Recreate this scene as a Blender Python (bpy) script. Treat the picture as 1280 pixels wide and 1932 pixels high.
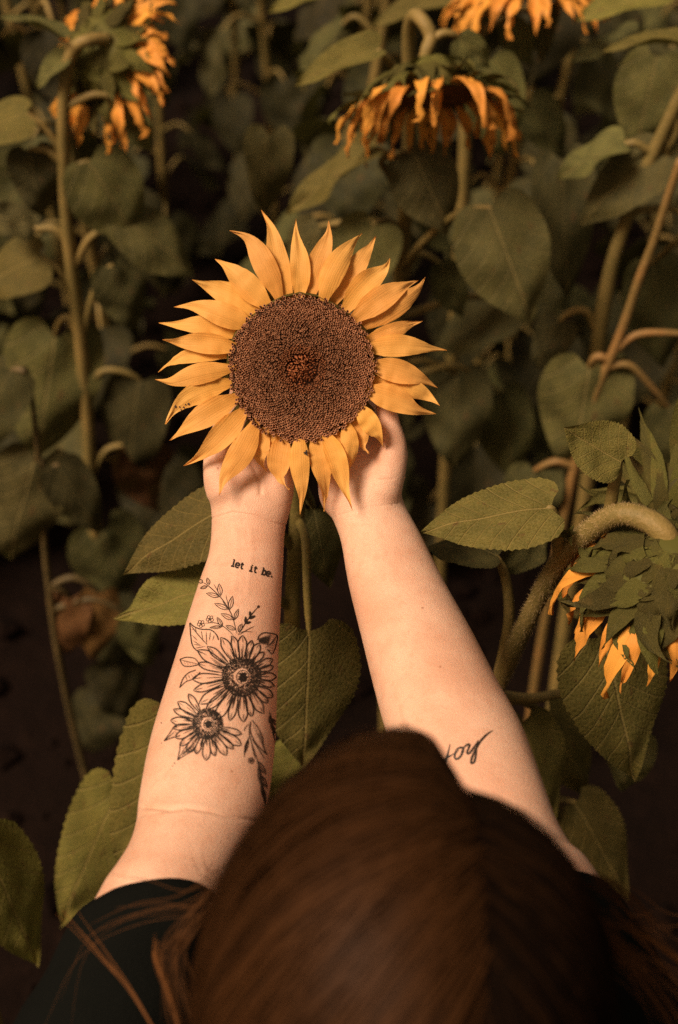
import bpy, bmesh, math, random
from mathutils import Vector, Matrix, noise
from mathutils.bvhtree import BVHTree

for o in list(bpy.data.objects):
    bpy.data.objects.remove(o)
R = math.radians
scene = bpy.context.scene
COL = scene.collection

# ------------------------------------------------------------------ camera
CAM_Z = 2.17
PITCH = R(42)
FPX = 50 / 36 * 1932.0
CAM = Vector((0, 0, CAM_Z))
FWD = Vector((0, math.cos(PITCH), -math.sin(PITCH)))
UPV = Vector((0, math.sin(PITCH), math.cos(PITCH)))
RGT = Vector((1, 0, 0))
cd = bpy.data.cameras.new('camera')
cam = bpy.data.objects.new('camera', cd)
COL.objects.link(cam)
cd.sensor_fit = 'VERTICAL'
cd.sensor_height = 36
cd.sensor_width = 24
cd.lens = 50
cd.clip_start = 0.02
cd.clip_end = 1500
cd.dof.use_dof = True
cd.dof.focus_distance = 1.11
cd.dof.aperture_fstop = 4.2
cam.location = CAM
cam.rotation_euler = (math.pi / 2 - PITCH, 0, 0)
scene.camera = cam

# ------------------------------------------------------------------ world, sun, exposure
SUN_TO = Vector((-0.50, -0.32, 0.80)).normalized()      # direction towards the sun
elev = math.asin(SUN_TO.z)
azim = math.atan2(SUN_TO.x, SUN_TO.y)
world = bpy.data.worlds.new('World')
scene.world = world
world.use_nodes = True
wn = world.node_tree
wn.nodes.clear()
sky = wn.nodes.new('ShaderNodeTexSky')
sky.sky_type = 'NISHITA'
sky.sun_disc = False
sky.sun_elevation = elev
sky.sun_rotation = azim
sky.dust_density = 4.0
sky.ozone_density = 0.5
tint = wn.nodes.new('ShaderNodeMix')
tint.data_type = 'RGBA'
tint.blend_type = 'MULTIPLY'
tint.inputs['Factor'].default_value = 1.0
tint.inputs['B'].default_value = (1.0, 0.66, 0.36, 1)
bgn = wn.nodes.new('ShaderNodeBackground')
bgn.inputs['Strength'].default_value = 0.05
wout = wn.nodes.new('ShaderNodeOutputWorld')
wn.links.new(sky.outputs['Color'], tint.inputs['A'])
wn.links.new(tint.outputs['Result'], bgn.inputs['Color'])
wn.links.new(bgn.outputs['Background'], wout.inputs['Surface'])
sd = bpy.data.lights.new('sun', 'SUN')
sd.energy = 2.4
sd.angle = R(20)
sd.color = (1.0, 0.83, 0.64)
sun = bpy.data.objects.new('sun', sd)
COL.objects.link(sun)
sun.rotation_euler = (-SUN_TO).to_track_quat('-Z', 'Y').to_euler()
sun.location = (-3, 0, 5)
vs = scene.view_settings
vs.view_transform = 'Standard'
vs.look = 'None'
vs.gamma = 1
vs.exposure = 0.88
vs.use_curve_mapping = False
scene.cycles.use_denoising = False
scene.cycles.adaptive_threshold = 0.01
scene.cycles.max_bounces = 5
scene.cycles.diffuse_bounces = 3
scene.cycles.glossy_bounces = 2
scene.cycles.transmission_bounces = 3
scene.cycles.transparent_max_bounces = 6


# ------------------------------------------------------------------ picture position -> place helpers
def PD(px, py, d):
    return CAM + d * (FWD + RGT * ((px - 640) / FPX) + UPV * ((966 - py) / FPX))


def PY(px, py, Y):
    v = (966 - py) / FPX
    return PD(px, py, Y / (FWD.y + UPV.y * v))


def proj(p):
    r = p - CAM
    d = r.dot(FWD)
    return 640 + r.x / d * FPX, 966 - r.dot(UPV) / d * FPX, d


def lerp(a, b, t):
    return a + (b - a) * t


def sstep(a, b, x):
    t = max(0.0, min(1.0, (x - a) / (b - a)))
    return t * t * (3 - 2 * t)


def table(tb, t):
    if t <= tb[0][0]:
        return tb[0][1]
    for (a, b), (c, d) in zip(tb, tb[1:]):
        if t <= c:
            return b + (d - b) * (t - a) / (c - a)
    return tb[-1][1]


def catmull(pts, n):
    """n points per span through pts (Vectors)"""
    out = []
    m = len(pts)
    for i in range(m - 1):
        p0 = pts[i - 1] if i > 0 else pts[i] * 2 - pts[i + 1]
        p1, p2 = pts[i], pts[i + 1]
        p3 = pts[i + 2] if i + 2 < m else pts[i + 1] * 2 - pts[i]
        for k in range(n):
            t = k / n
            out.append(0.5 * ((2 * p1) + (p2 - p0) * t + (2 * p0 - 5 * p1 + 4 * p2 - p3) * t * t
                              + (3 * p1 - p0 - 3 * p2 + p3) * t ** 3))
    out.append(pts[-1].copy())
    return out


# ------------------------------------------------------------------ object helpers
def mesh_of(name, verts, faces, uvs=None, cols=None, smooth=True):
    me = bpy.data.meshes.new(name)
    me.from_pydata([tuple(v) for v in verts], [], faces)
    if smooth:
        me.polygons.foreach_set('use_smooth', [True] * len(me.polygons))
    if uvs:
        lay = me.uv_layers.new(name='UVMap')
        flat = []
        for l in me.loops:
            u = uvs[l.vertex_index]
            flat += [u[0], u[1]]
        lay.data.foreach_set('uv', flat)
    if cols:
        at = me.color_attributes.new('tone', 'FLOAT_COLOR', 'POINT')
        flat = []
        for c in cols:
            flat += [c[0], c[1], c[2], 1.0]
        at.data.foreach_set('color', flat)
    me.update()
    return me


WM = {}


def place(name, me, mat, parent=None, M=None, kind=None):
    o = bpy.data.objects.new(name, me)
    COL.objects.link(o)
    if mat is not None and me is not None:
        if not me.materials:
            me.materials.append(mat)
        elif me.materials[0] != mat:
            o.material_slots[0].link = 'OBJECT'
            o.material_slots[0].material = mat
    M = M or Matrix.Identity(4)
    o.matrix_basis = M
    if parent is not None:
        o.parent = parent
        o.matrix_parent_inverse = WM[parent].inverted()
    WM[o] = M
    if kind:
        o['kind'] = kind
    return o


def thing(name, label, cat, loc, group=None):
    o = bpy.data.objects.new(name, None)
    COL.objects.link(o)
    o.empty_display_size = 0.05
    M = Matrix.Translation(Vector(loc))
    o.matrix_basis = M
    WM[o] = M
    o['label'] = label
    o['category'] = cat
    if group:
        o['group'] = group
    return o


def tube(pts, rad, sides=8, caps=True, V=None, F=None):
    """closed tube along pts; rad number, or list per point"""
    V = [] if V is None else V
    F = [] if F is None else F
    n = len(pts)
    if not isinstance(rad, (list, tuple)):
        rad = [rad] * n
    ref = Vector((0.31, 0.2, 0.93))
    b0 = len(V)
    prev = None
    for i, p in enumerate(pts):
        t = (pts[min(i + 1, n - 1)] - pts[max(i - 1, 0)])
        if t.length < 1e-9:
            t = Vector((0, 0, 1))
        t.normalize()
        a = prev - t * prev.dot(t) if prev is not None else t.cross(ref)
        if a.length < 1e-6:
            a = t.cross(Vector((1, 0, 0)))
        a.normalize()
        prev = a
        b = t.cross(a)
        for k in range(sides):
            th = 2 * math.pi * k / sides
            V.append(p + (a * math.cos(th) + b * math.sin(th)) * rad[i])
    for i in range(n - 1):
        for k in range(sides):
            k2 = (k + 1) % sides
            F.append((b0 + i * sides + k, b0 + i * sides + k2, b0 + (i + 1) * sides + k2, b0 + (i + 1) * sides + k))
    if caps:
        F.append(tuple(b0 + k for k in reversed(range(sides))))
        F.append(tuple(b0 + (n - 1) * sides + k for k in range(sides)))
    return V, F


# ------------------------------------------------------------------ materials
class NT:
    def __init__(self, name):
        self.m = bpy.data.materials.new(name)
        self.m.use_nodes = True
        self.t = self.m.node_tree
        self.t.nodes.clear()
        self.out = self.t.nodes.new('ShaderNodeOutputMaterial')

    def n(self, kind, **kw):
        nd = self.t.nodes.new(kind)
        for k, v in kw.items():
            if k.startswith('i_'):
                nd.inputs[k[2:].replace('_', ' ')].default_value = v
            else:
                setattr(nd, k, v)
        return nd

    def l(self, a, b):
        self.t.links.new(a, b)

    def math(self, op, a, b=None, clamp=False):
        nd = self.t.nodes.new('ShaderNodeMath')
        nd.operation = op
        nd.use_clamp = clamp
        for i, x in enumerate((a, b)):
            if x is None:
                continue
            if isinstance(x, (int, float)):
                nd.inputs[i].default_value = x
            else:
                self.l(x, nd.inputs[i])
        return nd.outputs[0]

    def mix(self, fac, a, b, blend='MIX'):
        nd = self.t.nodes.new('ShaderNodeMix')
        nd.data_type = 'RGBA'
        nd.blend_type = blend
        for key, x in (('Factor', fac), ('A', a), ('B', b)):
            s = [q for q in nd.inputs if q.name == key and (q.type == 'RGBA' or key == 'Factor' and q.type == 'VALUE')][0]
            if isinstance(x, (int, float)):
                s.default_value = x
            elif isinstance(x, tuple):
                s.default_value = x + (1,) if len(x) == 3 else x
            else:
                self.l(x, s)
        return [q for q in nd.outputs if q.type == 'RGBA'][0]

    def ramp(self, fac, lo, hi, a=0.0, b=1.0):
        nd = self.t.nodes.new('ShaderNodeMapRange')
        nd.interpolation_type = 'SMOOTHSTEP'
        nd.inputs['From Min'].default_value = lo
        nd.inputs['From Max'].default_value = hi
        nd.inputs['To Min'].default_value = a
        nd.inputs['To Max'].default_value = b
        self.l(fac, nd.inputs['Value'])
        return nd.outputs['Result']

    def noise(self, vec, scale, detail=4, rough=0.6):
        nd = self.n('ShaderNodeTexNoise')
        nd.inputs['Scale'].default_value = scale
        nd.inputs['Detail'].default_value = detail
        nd.inputs['Roughness'].default_value = rough
        if vec is not None:
            self.l(vec, nd.inputs['Vector'])
        return nd

    def bump(self, h, strength, dist, normal=None):
        nd = self.n('ShaderNodeBump')
        nd.inputs['Strength'].default_value = strength
        nd.inputs['Distance'].default_value = dist
        self.l(h, nd.inputs['Height'])
        if normal is not None:
            self.l(normal, nd.inputs['Normal'])
        return nd.outputs['Normal']

    def pbsdf(self, col, rough=0.5, normal=None, spec=0.4):
        b = self.n('ShaderNodeBsdfPrincipled')
        if isinstance(col, tuple):
            b.inputs['Base Color'].default_value = col + (1,)
        else:
            self.l(col, b.inputs['Base Color'])
        if isinstance(rough, (int, float)):
            b.inputs['Roughness'].default_value = rough
        else:
            self.l(rough, b.inputs['Roughness'])
        b.inputs['Specular IOR Level'].default_value = spec
        if normal is not None:
            self.l(normal, b.inputs['Normal'])
        return b

    def done(self, sh):
        self.l(sh, self.out.inputs['Surface'])
        return self.m


def leaf_material(name, base, alt, vein, transl=0.22, spots=0.5, veinamt=0.6):
    m = NT(name)
    uv = m.n('ShaderNodeUVMap', uv_map='UVMap').outputs['UV']
    sep = m.n('ShaderNodeSeparateXYZ')
    m.l(uv, sep.inputs[0])
    x, y = sep.outputs[0], sep.outputs[1]
    ax = m.math('ABSOLUTE', x)
    mid = m.ramp(ax, 0.005, 0.017, 1.0, 0.0)
    q = m.math('SUBTRACT', y, m.math('MULTIPLY', ax, 0.85))
    q = m.math('ADD', q, m.math('MULTIPLY', m.math('MULTIPLY', ax, ax), 0.5))
    side = m.math('MULTIPLY', m.ramp(x, -0.001, 0.001), 0.06)
    q = m.math('ADD', q, side)
    fr = m.math('ABSOLUTE', m.math('SUBTRACT', m.math('FRACT', m.math('DIVIDE', q, 0.15)), 0.5))
    lat = m.ramp(fr, 0.0, 0.065, 1.0, 0.0)
    # secondary veins running off the laterals
    q2 = m.math('ADD', y, m.math('MULTIPLY', ax, 1.5))
    fr2 = m.math('ABSOLUTE', m.math('SUBTRACT', m.math('FRACT', m.math('DIVIDE', q2, 0.085)), 0.5))
    sec = m.math('MULTIPLY', m.ramp(fr2, 0.0, 0.09, 1.0, 0.0), 0.28)
    v = m.math('MAXIMUM', mid, m.math('MULTIPLY', lat, 0.8))
    v = m.math('MAXIMUM', v, sec)
    vor = m.n('ShaderNodeTexVoronoi', feature='DISTANCE_TO_EDGE')
    vor.inputs['Scale'].default_value = 30
    m.l(uv, vor.inputs['Vector'])
    net = m.ramp(vor.outputs['Distance'], 0.0, 0.12, 1.0, 0.0)
    oi = m.n('ShaderNodeObjectInfo')
    tc = m.n('ShaderNodeTexCoord').outputs['Object']
    n1 = m.noise(tc, 4.0, 2)
    n2 = m.noise(tc, 45.0, 2)
    col = m.mix(m.ramp(n1.outputs['Fac'], 0.35, 0.65), base, alt)
    hsv = m.n('ShaderNodeHueSaturation')
    m.l(m.math('ADD', m.math('MULTIPLY', oi.outputs['Random'], 0.03), 0.487), hsv.inputs['Hue'])
    m.l(m.math('ADD', m.math('MULTIPLY', oi.outputs['Random'], 0.7), 0.62), hsv.inputs['Value'])
    hsv.inputs['Saturation'].default_value = 1.0
    m.l(col, hsv.inputs['Color'])
    col = m.mix(m.math('MULTIPLY', net, 0.16), hsv.outputs['Color'], vein)
    sp = m.math('MULTIPLY', m.ramp(n2.outputs['Fac'], 0.60, 0.72), spots)
    col = m.mix(sp, col, (0.20, 0.115, 0.03))
    col = m.mix(m.math('MULTIPLY', v, veinamt), col, vein)
    # a pale dry margin and a few brown patches, as old leaves have
    pn = m.noise(tc, 7.0, 2, 0.65)
    patch = m.ramp(pn.outputs['Fac'], 0.66, 0.74)
    col = m.mix(m.math('MULTIPLY', patch, 0.6), col, (0.11, 0.055, 0.02))
    h = m.math('SUBTRACT', m.math('MULTIPLY', vor.outputs['Distance'], 0.7), m.math('MULTIPLY', v, 0.9))
    h = m.math('ADD', h, m.math('MULTIPLY', n2.outputs['Fac'], 0.5))
    nrm = m.bump(h, 0.55, 0.004)
    p = m.pbsdf(col, 0.65, nrm, 0.18)
    tr = m.n('ShaderNodeBsdfTranslucent')
    m.l(m.mix(0.5, col, (0.13, 0.12, 0.02)), tr.inputs['Color'])
    m.l(nrm, tr.inputs['Normal'])
    ms = m.n('ShaderNodeMixShader')
    ms.inputs[0].default_value = transl
    m.l(p.outputs[0], ms.inputs[1])
    m.l(tr.outputs[0], ms.inputs[2])
    return m.done(ms.outputs[0])


def stem_material(name, base, alt):
    m = NT(name)
    tc = m.n('ShaderNodeTexCoord').outputs['Object']
    n1 = m.noise(tc, 14, 4)
    n2 = m.noise(tc, 240, 3)
    col = m.mix(m.ramp(n1.outputs['Fac'], 0.4, 0.66), base, alt)
    col = m.mix(m.math('MULTIPLY', m.ramp(n2.outputs['Fac'], 0.45, 0.7), 0.35), col, (0.34, 0.22, 0.09))
    return m.done(m.pbsdf(col, 0.6, m.bump(n2.outputs['Fac'], 0.5, 0.002), 0.3).outputs[0])


def petal_material(name, base, tipc, dark, transl=0.25):
    m = NT(name)
    uv = m.n('ShaderNodeUVMap', uv_map='UVMap').outputs['UV']
    sep = m.n('ShaderNodeSeparateXYZ')
    m.l(uv, sep.inputs[0])
    x, y = sep.outputs[0], sep.outputs[1]
    mp = m.n('ShaderNodeMapping')
    mp.inputs['Scale'].default_value = (26, 0.7, 1)
    m.l(uv, mp.inputs['Vector'])
    oi = m.n('ShaderNodeObjectInfo')
    addv = m.n('ShaderNodeVectorMath', operation='ADD')
    m.l(mp.outputs[0], addv.inputs[0])
    m.l(oi.outputs['Location'], addv.inputs[1])
    st = m.noise(addv.outputs[0], 1.0, 3)
    gro = m.math('SINE', m.math('MULTIPLY', x, 62.0))
    tc = m.n('ShaderNodeTexCoord').outputs['Object']
    n1 = m.noise(tc, 38, 4)
    col = m.mix(m.ramp(y, 0.15, 0.95), base, tipc)
    col = m.mix(m.math('MULTIPLY', m.ramp(st.outputs['Fac'], 0.46, 0.70), 0.22), col, dark)
    col = m.mix(m.math('MULTIPLY', m.ramp(y, 0.0, 0.22, 1.0, 0.0), 0.45), col, dark)
    col = m.mix(m.math('MULTIPLY', m.ramp(y, 0.93, 1.0), 0.5), col, dark)
    hs = m.n('ShaderNodeHueSaturation')
    m.l(m.math('ADD', m.math('MULTIPLY', oi.outputs['Random'], 0.010), 0.497), hs.inputs['Hue'])
    m.l(m.math('ADD', m.math('MULTIPLY', oi.outputs['Random'], 0.12), 0.94), hs.inputs['Value'])
    m.l(col, hs.inputs['Color'])
    h = m.math('ADD', m.math('MULTIPLY', gro, 0.05), m.math('ADD', m.math('MULTIPLY', st.outputs['Fac'], 0.9), m.math('MULTIPLY', n1.outputs['Fac'], 0.4)))
    nrm = m.bump(h, 0.5, 0.0009)
    p = m.pbsdf(hs.outputs['Color'], 0.55, nrm, 0.25)
    tr = m.n('ShaderNodeBsdfTranslucent')
    m.l(hs.outputs['Color'], tr.inputs['Color'])
    ms = m.n('ShaderNodeMixShader')
    ms.inputs[0].default_value = transl
    m.l(p.outputs[0], ms.inputs[1])
    m.l(tr.outputs[0], ms.inputs[2])
    return m.done(ms.outputs[0])


def tone_material(name, rough=0.6, spec=0.3, noise_scale=300, amt=0.35):
    """colour read from the mesh's own 'tone' colours, with grain"""
    m = NT(name)
    at = m.n('ShaderNodeAttribute', attribute_name='tone')
    tc = m.n('ShaderNodeTexCoord').outputs['Object']
    n1 = m.noise(tc, noise_scale, 3)
    k = m.math('ADD', m.math('MULTIPLY', n1.outputs['Fac'], amt * 2), 1 - amt)
    mul = m.n('ShaderNodeVectorMath', operation='SCALE')
    m.l(at.outputs['Color'], mul.inputs[0])
    m.l(k, mul.inputs['Scale'])
    return m.done(m.pbsdf(mul.outputs[0], rough, m.bump(n1.outputs['Fac'], 0.3, 0.001), spec).outputs[0])


def cloth_material(name, col, alt, scale=900):
    m = NT(name)
    tc = m.n('ShaderNodeTexCoord').outputs['Object']
    w = m.noise(tc, scale, 2)
    n1 = m.noise(tc, 18, 4)
    c = m.mix(n1.outputs['Fac'], col, alt)
    c = m.mix(m.math('MULTIPLY', m.ramp(w.outputs['Fac'], 0.45, 0.7), 0.4), c, alt)
    h = m.math('ADD', w.outputs['Fac'], m.math('MULTIPLY', n1.outputs['Fac'], 3.0))
    b = m.pbsdf(c, 0.9, m.bump(h, 0.5, 0.004), 0.08)
    return m.done(b.outputs[0])


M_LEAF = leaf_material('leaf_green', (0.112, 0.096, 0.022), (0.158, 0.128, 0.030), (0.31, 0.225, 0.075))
M_LEAF_DARK = leaf_material('leaf_shaded', (0.048, 0.046, 0.016), (0.074, 0.067, 0.022), (0.16, 0.125, 0.048), 0.15, 0.3, 0.6)  # same leaf darkened: shade of the background put into its colour
M_LEAF_MID = leaf_material('leaf_half_shaded', (0.080, 0.074, 0.024), (0.118, 0.104, 0.032), (0.26, 0.20, 0.075), 0.2, 0.35, 0.65)  # leaf colour partly darkened for the dimmer light further back
M_LEAF_DEEP = leaf_material('leaf_deep_shade', (0.022, 0.021, 0.008), (0.042, 0.037, 0.013), (0.09, 0.07, 0.026), 0.15, 0.3, 0.5)  # darkest copy: shade among rear and low leaves put into the colour
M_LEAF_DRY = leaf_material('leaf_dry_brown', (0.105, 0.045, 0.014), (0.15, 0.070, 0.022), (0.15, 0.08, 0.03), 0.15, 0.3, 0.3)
M_STEM = stem_material('stem_green', (0.17, 0.13, 0.034), (0.25, 0.175, 0.046))
M_STEM_BG = stem_material('stem_olive', (0.165, 0.12, 0.034), (0.24, 0.16, 0.046))
M_STEM_DARK = stem_material('stem_dark', (0.060, 0.042, 0.014), (0.095, 0.062, 0.020))
M_STEM_RED = stem_material('stem_reddish', (0.17, 0.105, 0.03), (0.24, 0.12, 0.035))
M_PETAL = petal_material('petal_golden', (0.85, 0.40, 0.085), (0.87, 0.45, 0.125), (0.64, 0.235, 0.030), 0.32)
M_PETAL_OLD = petal_material('petal_wilted', (0.80, 0.33, 0.055), (0.74, 0.31, 0.055), (0.46, 0.15, 0.022), 0.2)
M_BRACT = leaf_material('bract_green', (0.072, 0.062, 0.014), (0.115, 0.096, 0.022), (0.24, 0.18, 0.055), 0.15, 0.2, 0.2)
M_FLORET = tone_material('disk_florets_brown', 0.7, 0.2, 500, 0.4)
M_DISK = tone_material('disk_bed_brown', 0.8, 0.15, 220, 0.5)


# ------------------------------------------------------------------ ground
def make_ground():
    m = NT('soil')
    tc = m.n('ShaderNodeTexCoord').outputs['Object']
    n1 = m.noise(tc, 1.6, 6, 0.65)
    n2 = m.noise(tc, 22, 6, 0.7)
    n3 = m.noise(tc, 130, 3, 0.7)
    c = m.mix(m.ramp(n1.outputs['Fac'], 0.35, 0.65), (0.0050, 0.0020, 0.0011), (0.0092, 0.0038, 0.002))
    c = m.mix(m.math('MULTIPLY', m.ramp(n2.outputs['Fac'], 0.5, 0.75), 0.6), c, (0.017, 0.0075, 0.004))
    h = m.math('ADD', m.math('MULTIPLY', n2.outputs['Fac'], 1.0), m.math('MULTIPLY', n3.outputs['Fac'], 0.3))
    mat = m.done(m.pbsdf(c, 0.95, m.bump(h, 0.8, 0.03), 0.1).outputs[0])
    ax = [-6 + 12 * i / 150 for i in range(151)]
    far = [7, 9, 13, 20, 35, 70, 150, 400, 900]
    xs = [-f for f in reversed(far)] + ax + far
    V, F = [], []
    n = len(xs)
    for j in range(n):
        for i in range(n):
            x, y = xs[i], xs[j] + 3.0
            z = 0.0
            fall = 1.0 if abs(x) < 6 and abs(y - 3) < 6 else 0.0
            z += fall * 0.05 * noise.fractal(Vector((x * 2.2, y * 2.2, 0.3)), 1.0, 2.0, 4)
            V.append((x, y, z))
    for j in range(n - 1):
        for i in range(n - 1):
            a = j * n + i
            F.append((a, a + 1, a + n + 1, a + n))
    g = place('ground', mesh_of('ground', V, F), mat, kind='structure')
    g['label'] = 'dark reddish brown field soil under the sunflower plants'
    # clods
    rnd = random.Random(5)
    V, F = [], []
    for _ in range(1500):
        x, y = rnd.uniform(-1.9, 1.9), rnd.uniform(0.5, 5.5)
        s = rnd.uniform(0.008, 0.035)
        z0 = 0.05 * noise.fractal(Vector((x * 2.2, y * 2.2, 0.3)), 1.0, 2.0, 4)
        b = len(V)
        pts = [(0, 0, 1), (1, 0, .1), (.3, .95, .0), (-.8, .6, .15), (-.8, -.6, 0), (.3, -.95, .1), (0, 0, -1)]
        for p in pts:
            V.append((x + s * p[0] * rnd.uniform(.7, 1.2), y + s * p[1] * rnd.uniform(.7, 1.2), z0 + s * 0.4 + s * .7 * p[2] * rnd.uniform(.7, 1.2)))
        for k in range(5):
            F.append((b, b + 1 + k, b + 1 + (k + 1) % 5))
            F.append((b + 6, b + 1 + (k + 1) % 5, b + 1 + k))
    c = place('soil_clods', mesh_of('soil_clods', V, F, smooth=False), mat, kind='stuff')
    c['label'] = 'loose dark clods of earth scattered over the field soil'
    c['category'] = 'soil'


make_ground()

# ------------------------------------------------------------------ leaves
LEAF_W = [(0, .34), (.04, .54), (.08, .70), (.13, .84), (.2, .94), (.3, 1.0), (.4, .97), (.55, .82), (.7, .58), (.83, .32), (.93, .13), (1, .012)]
LEAF_LOBE = [(0, .45), (.04, .68), (.08, .75), (.13, .69), (.2, .52), (.35, .24), (.6, 0), (1, 0)]


def leaf_mesh(name, arch, fold, wave, curl, seed, rows=24, cols=10, teeth=False, lob=0.16, twist=0.0):
    """blade of unit length (+Y) and unit width, stalk joint at the origin, upper face +Z"""
    rnd = random.Random(seed)
    ph = [rnd.uniform(0, 6.28) for _ in range(6)]
    V, F, U = [], [], []
    for i in range(rows + 1):
        t = i / rows
        w = 0.5 * table(LEAF_W, t)
        # smoothed profile
        w = 0.5 * (table(LEAF_W, t) * 0.5 + table(LEAF_W, max(0, t - .02)) * .25 + table(LEAF_W, min(1, t + .02)) * .25)
        if t == 1:
            w = 0.004
        for j in range(cols + 1):
            s = -1 + 2 * j / cols
            ww = w
            if teeth and abs(s) == 1 and 0.03 < t < 0.97:
                ww *= 1.0 + (0.035 if i % 2 else -0.01) * (0.6 + 0.8 * rnd.random())
            x = s * ww * (1 + 0.05 * math.sin(ph[0] + 5 * t + (1.5 if s > 0 else 0)))
            y = t - lob * abs(s) ** 1.6 * table(LEAF_LOBE, t)
            z = arch * math.sin(math.pi * t) - curl * sstep(.65, 1.0, t) * (t - .65) * 1.2
            z += fold * abs(s) ** 1.3 * (w / 0.5) * 0.5
            z += wave * abs(s) ** 2 * math.sin(ph[1] + 9 * t + (2.1 if s > 0 else 0)) * 0.6
            z += wave * 0.35 * math.sin(ph[2] + 13 * t) * math.sin(ph[3] + 4 * s)
            z += wave * 0.25 * noise.noise(Vector((s * 2.4 + seed, t * 6, 3.1)))
            # quilting: the blade puffs up between the side veins
            q = (t - 0.4 * abs(s)) / 0.15
            z += 0.008 * (w / .5) * abs(math.sin(math.pi * q)) * (1 if abs(s) > 0.08 else 0)
            an = twist * (t - .5)
            ca, sa = math.cos(an), math.sin(an)
            V.append((x * ca - z * sa, y, x * sa + z * ca))
            U.append((s * w, t if abs(s) < .01 else y))
    for i in range(rows):
        for j in range(cols):
            a = i * (cols + 1) + j
            F.append((a, a + 1, a + cols + 2, a + cols + 1))
    return mesh_of(name, V, F, U)


LEAF_HI = [leaf_mesh('leaf', .05, -.10, .05, .10, 1, 46, 14, True),
           leaf_mesh('leaf', .03, .34, .06, .12, 2, 46, 14, True),
           leaf_mesh('leaf', .07, -.26, .08, .25, 3, 46, 14, True),
           leaf_mesh('leaf', .02, .12, .10, .05, 4, 46, 14, True, twist=.5),
           leaf_mesh('leaf', -.05, .22, .07, -.10, 5, 46, 14, True)]
LEAF_LO = [leaf_mesh('leaf', .08, -.14, .07, .15, 11, 18, 8),
           leaf_mesh('leaf', .05, .32, .08, .15, 12, 18, 8),
           leaf_mesh('leaf', .10, -.30, .10, .3, 13, 18, 8),
           leaf_mesh('leaf', .03, .10, .14, .1, 14, 18, 8, twist=.6),
           leaf_mesh('leaf', .14, -.20, .16, .4, 15, 18, 8, twist=-.5)]


def put_leaf(parent, base, tip, width, mesh, mat, roll=0.0, stalk=None, stalk_mat=None, rs=0.0035, nrm=None, name='leaf'):
    Y = tip - base
    L = Y.length
    y = Y / L
    n = nrm if nrm is not None else ((CAM - (base + tip) * .5).normalized() * 0.75 + Vector((0, 0, .5)))
    n = n - y * n.dot(y)
    n.normalize()
    n = Matrix.Rotation(roll, 3, y) @ n
    x = y.cross(n)
    zs = (L * width) ** 0.5
    M = Matrix(((x.x * width, y.x * L, n.x * zs, base.x), (x.y * width, y.y * L, n.y * zs, base.y),
                (x.z * width, y.z * L, n.z * zs, base.z), (0, 0, 0, 1)))
    lf = place(name, mesh, mat, parent, M)
    if stalk:
        end = base + y * (0.06 * L) - n * (rs * .8)
        pts = catmull(list(stalk) + [base - n * (rs * 1.1), end], 5)
        k = len(pts)
        rad = [rs * (1.35 - 0.55 * i / k) for i in range(k)]
        rad[-7:] = [rs * .8, rs * .74, rs * .66, rs * .58, rs * .5, rs * .4, rs * .25]
        V, F = tube(pts, rad, 6)
        place('leaf_stalk', mesh_of('leaf_stalk', V, F), stalk_mat or M_STEM_BG, lf)
    return lf


# ------------------------------------------------------------------ flower heads
PETAL_W = [(0, .24), (.12, .50), (.27, .90), (.4, 1.0), (.50, .96), (.60, .82), (.70, .60), (.79, .38), (.86, .22), (.92, .13), (.97, .07), (1, .015)]


def strip_mesh(name, path, widths, sides_v, cup=0.12, rows_c=5, seed=0, crumple=0.0):
    """petal-like strip: path points, full widths, side vectors; cup = rise of the middle"""
    V, F, U = [], [], []
    n = len(path)
    for i, p in enumerate(path):
        t = i / (n - 1)
        tg = (path[min(i + 1, n - 1)] - path[max(i - 1, 0)]).normalized()
        sd_ = sides_v[i]
        nr = sd_.cross(tg).normalized()
        for j in range(rows_c):
            s = -1 + 2 * j / (rows_c - 1)
            q = p + sd_ * (s * widths[i] * .5) + nr * (cup * widths[i] * (1 - s * s))
            if crumple:
                q = q + nr * crumple * noise.noise(Vector((s * 1.3 + seed * 3.1, t * 5.0, seed * 1.7))) * (0.3 + t)
            V.append(q)
            U.append((s * .5 * (widths[i] / max(widths)), t))
    for i in range(n - 1):
        for j in range(rows_c - 1):
            a = i * rows_c + j
            F.append((a, a + 1, a + rows_c + 1, a + rows_c))
    return mesh_of(name, V, F, U)


def frame_of(n, hint=Vector((0, 0, 1))):
    n = n.normalized()
    a = hint.cross(n)
    if a.length < 1e-3:
        a = Vector((1, 0, 0)).cross(n)
    a.normalize()
    return a, n.cross(a), n


def disk_bed(center, nrm, r, depth, col, name='flower_disk', parent=None):
    a, b, n = frame_of(nrm)
    V, F, C = [], [], []
    rings, seg = 10, 36
    for i in range(rings + 1):
        q = i / rings
        for k in range(seg):
            th = 2 * math.pi * k / seg
            z = depth * (1 - q ** 3) + 0.002 * noise.noise(Vector((q * 14, k * 1.3, 1)))
            V.append(center + (a * math.cos(th) + b * math.sin(th)) * (r * q) + n * z)
            v = 0.75 + 0.5 * noise.noise(Vector((q * 9, k * .9, 4)))
            C.append(tuple(c * v for c in col))
    for i in range(rings):
        for k in range(seg):
            k2 = (k + 1) % seg
            F.append((i * seg + k, (i + 1) * seg + k, (i + 1) * seg + k2, i * seg + k2))
    return place(name, mesh_of(name, V, F, cols=C), M_DISK, parent)


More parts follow.
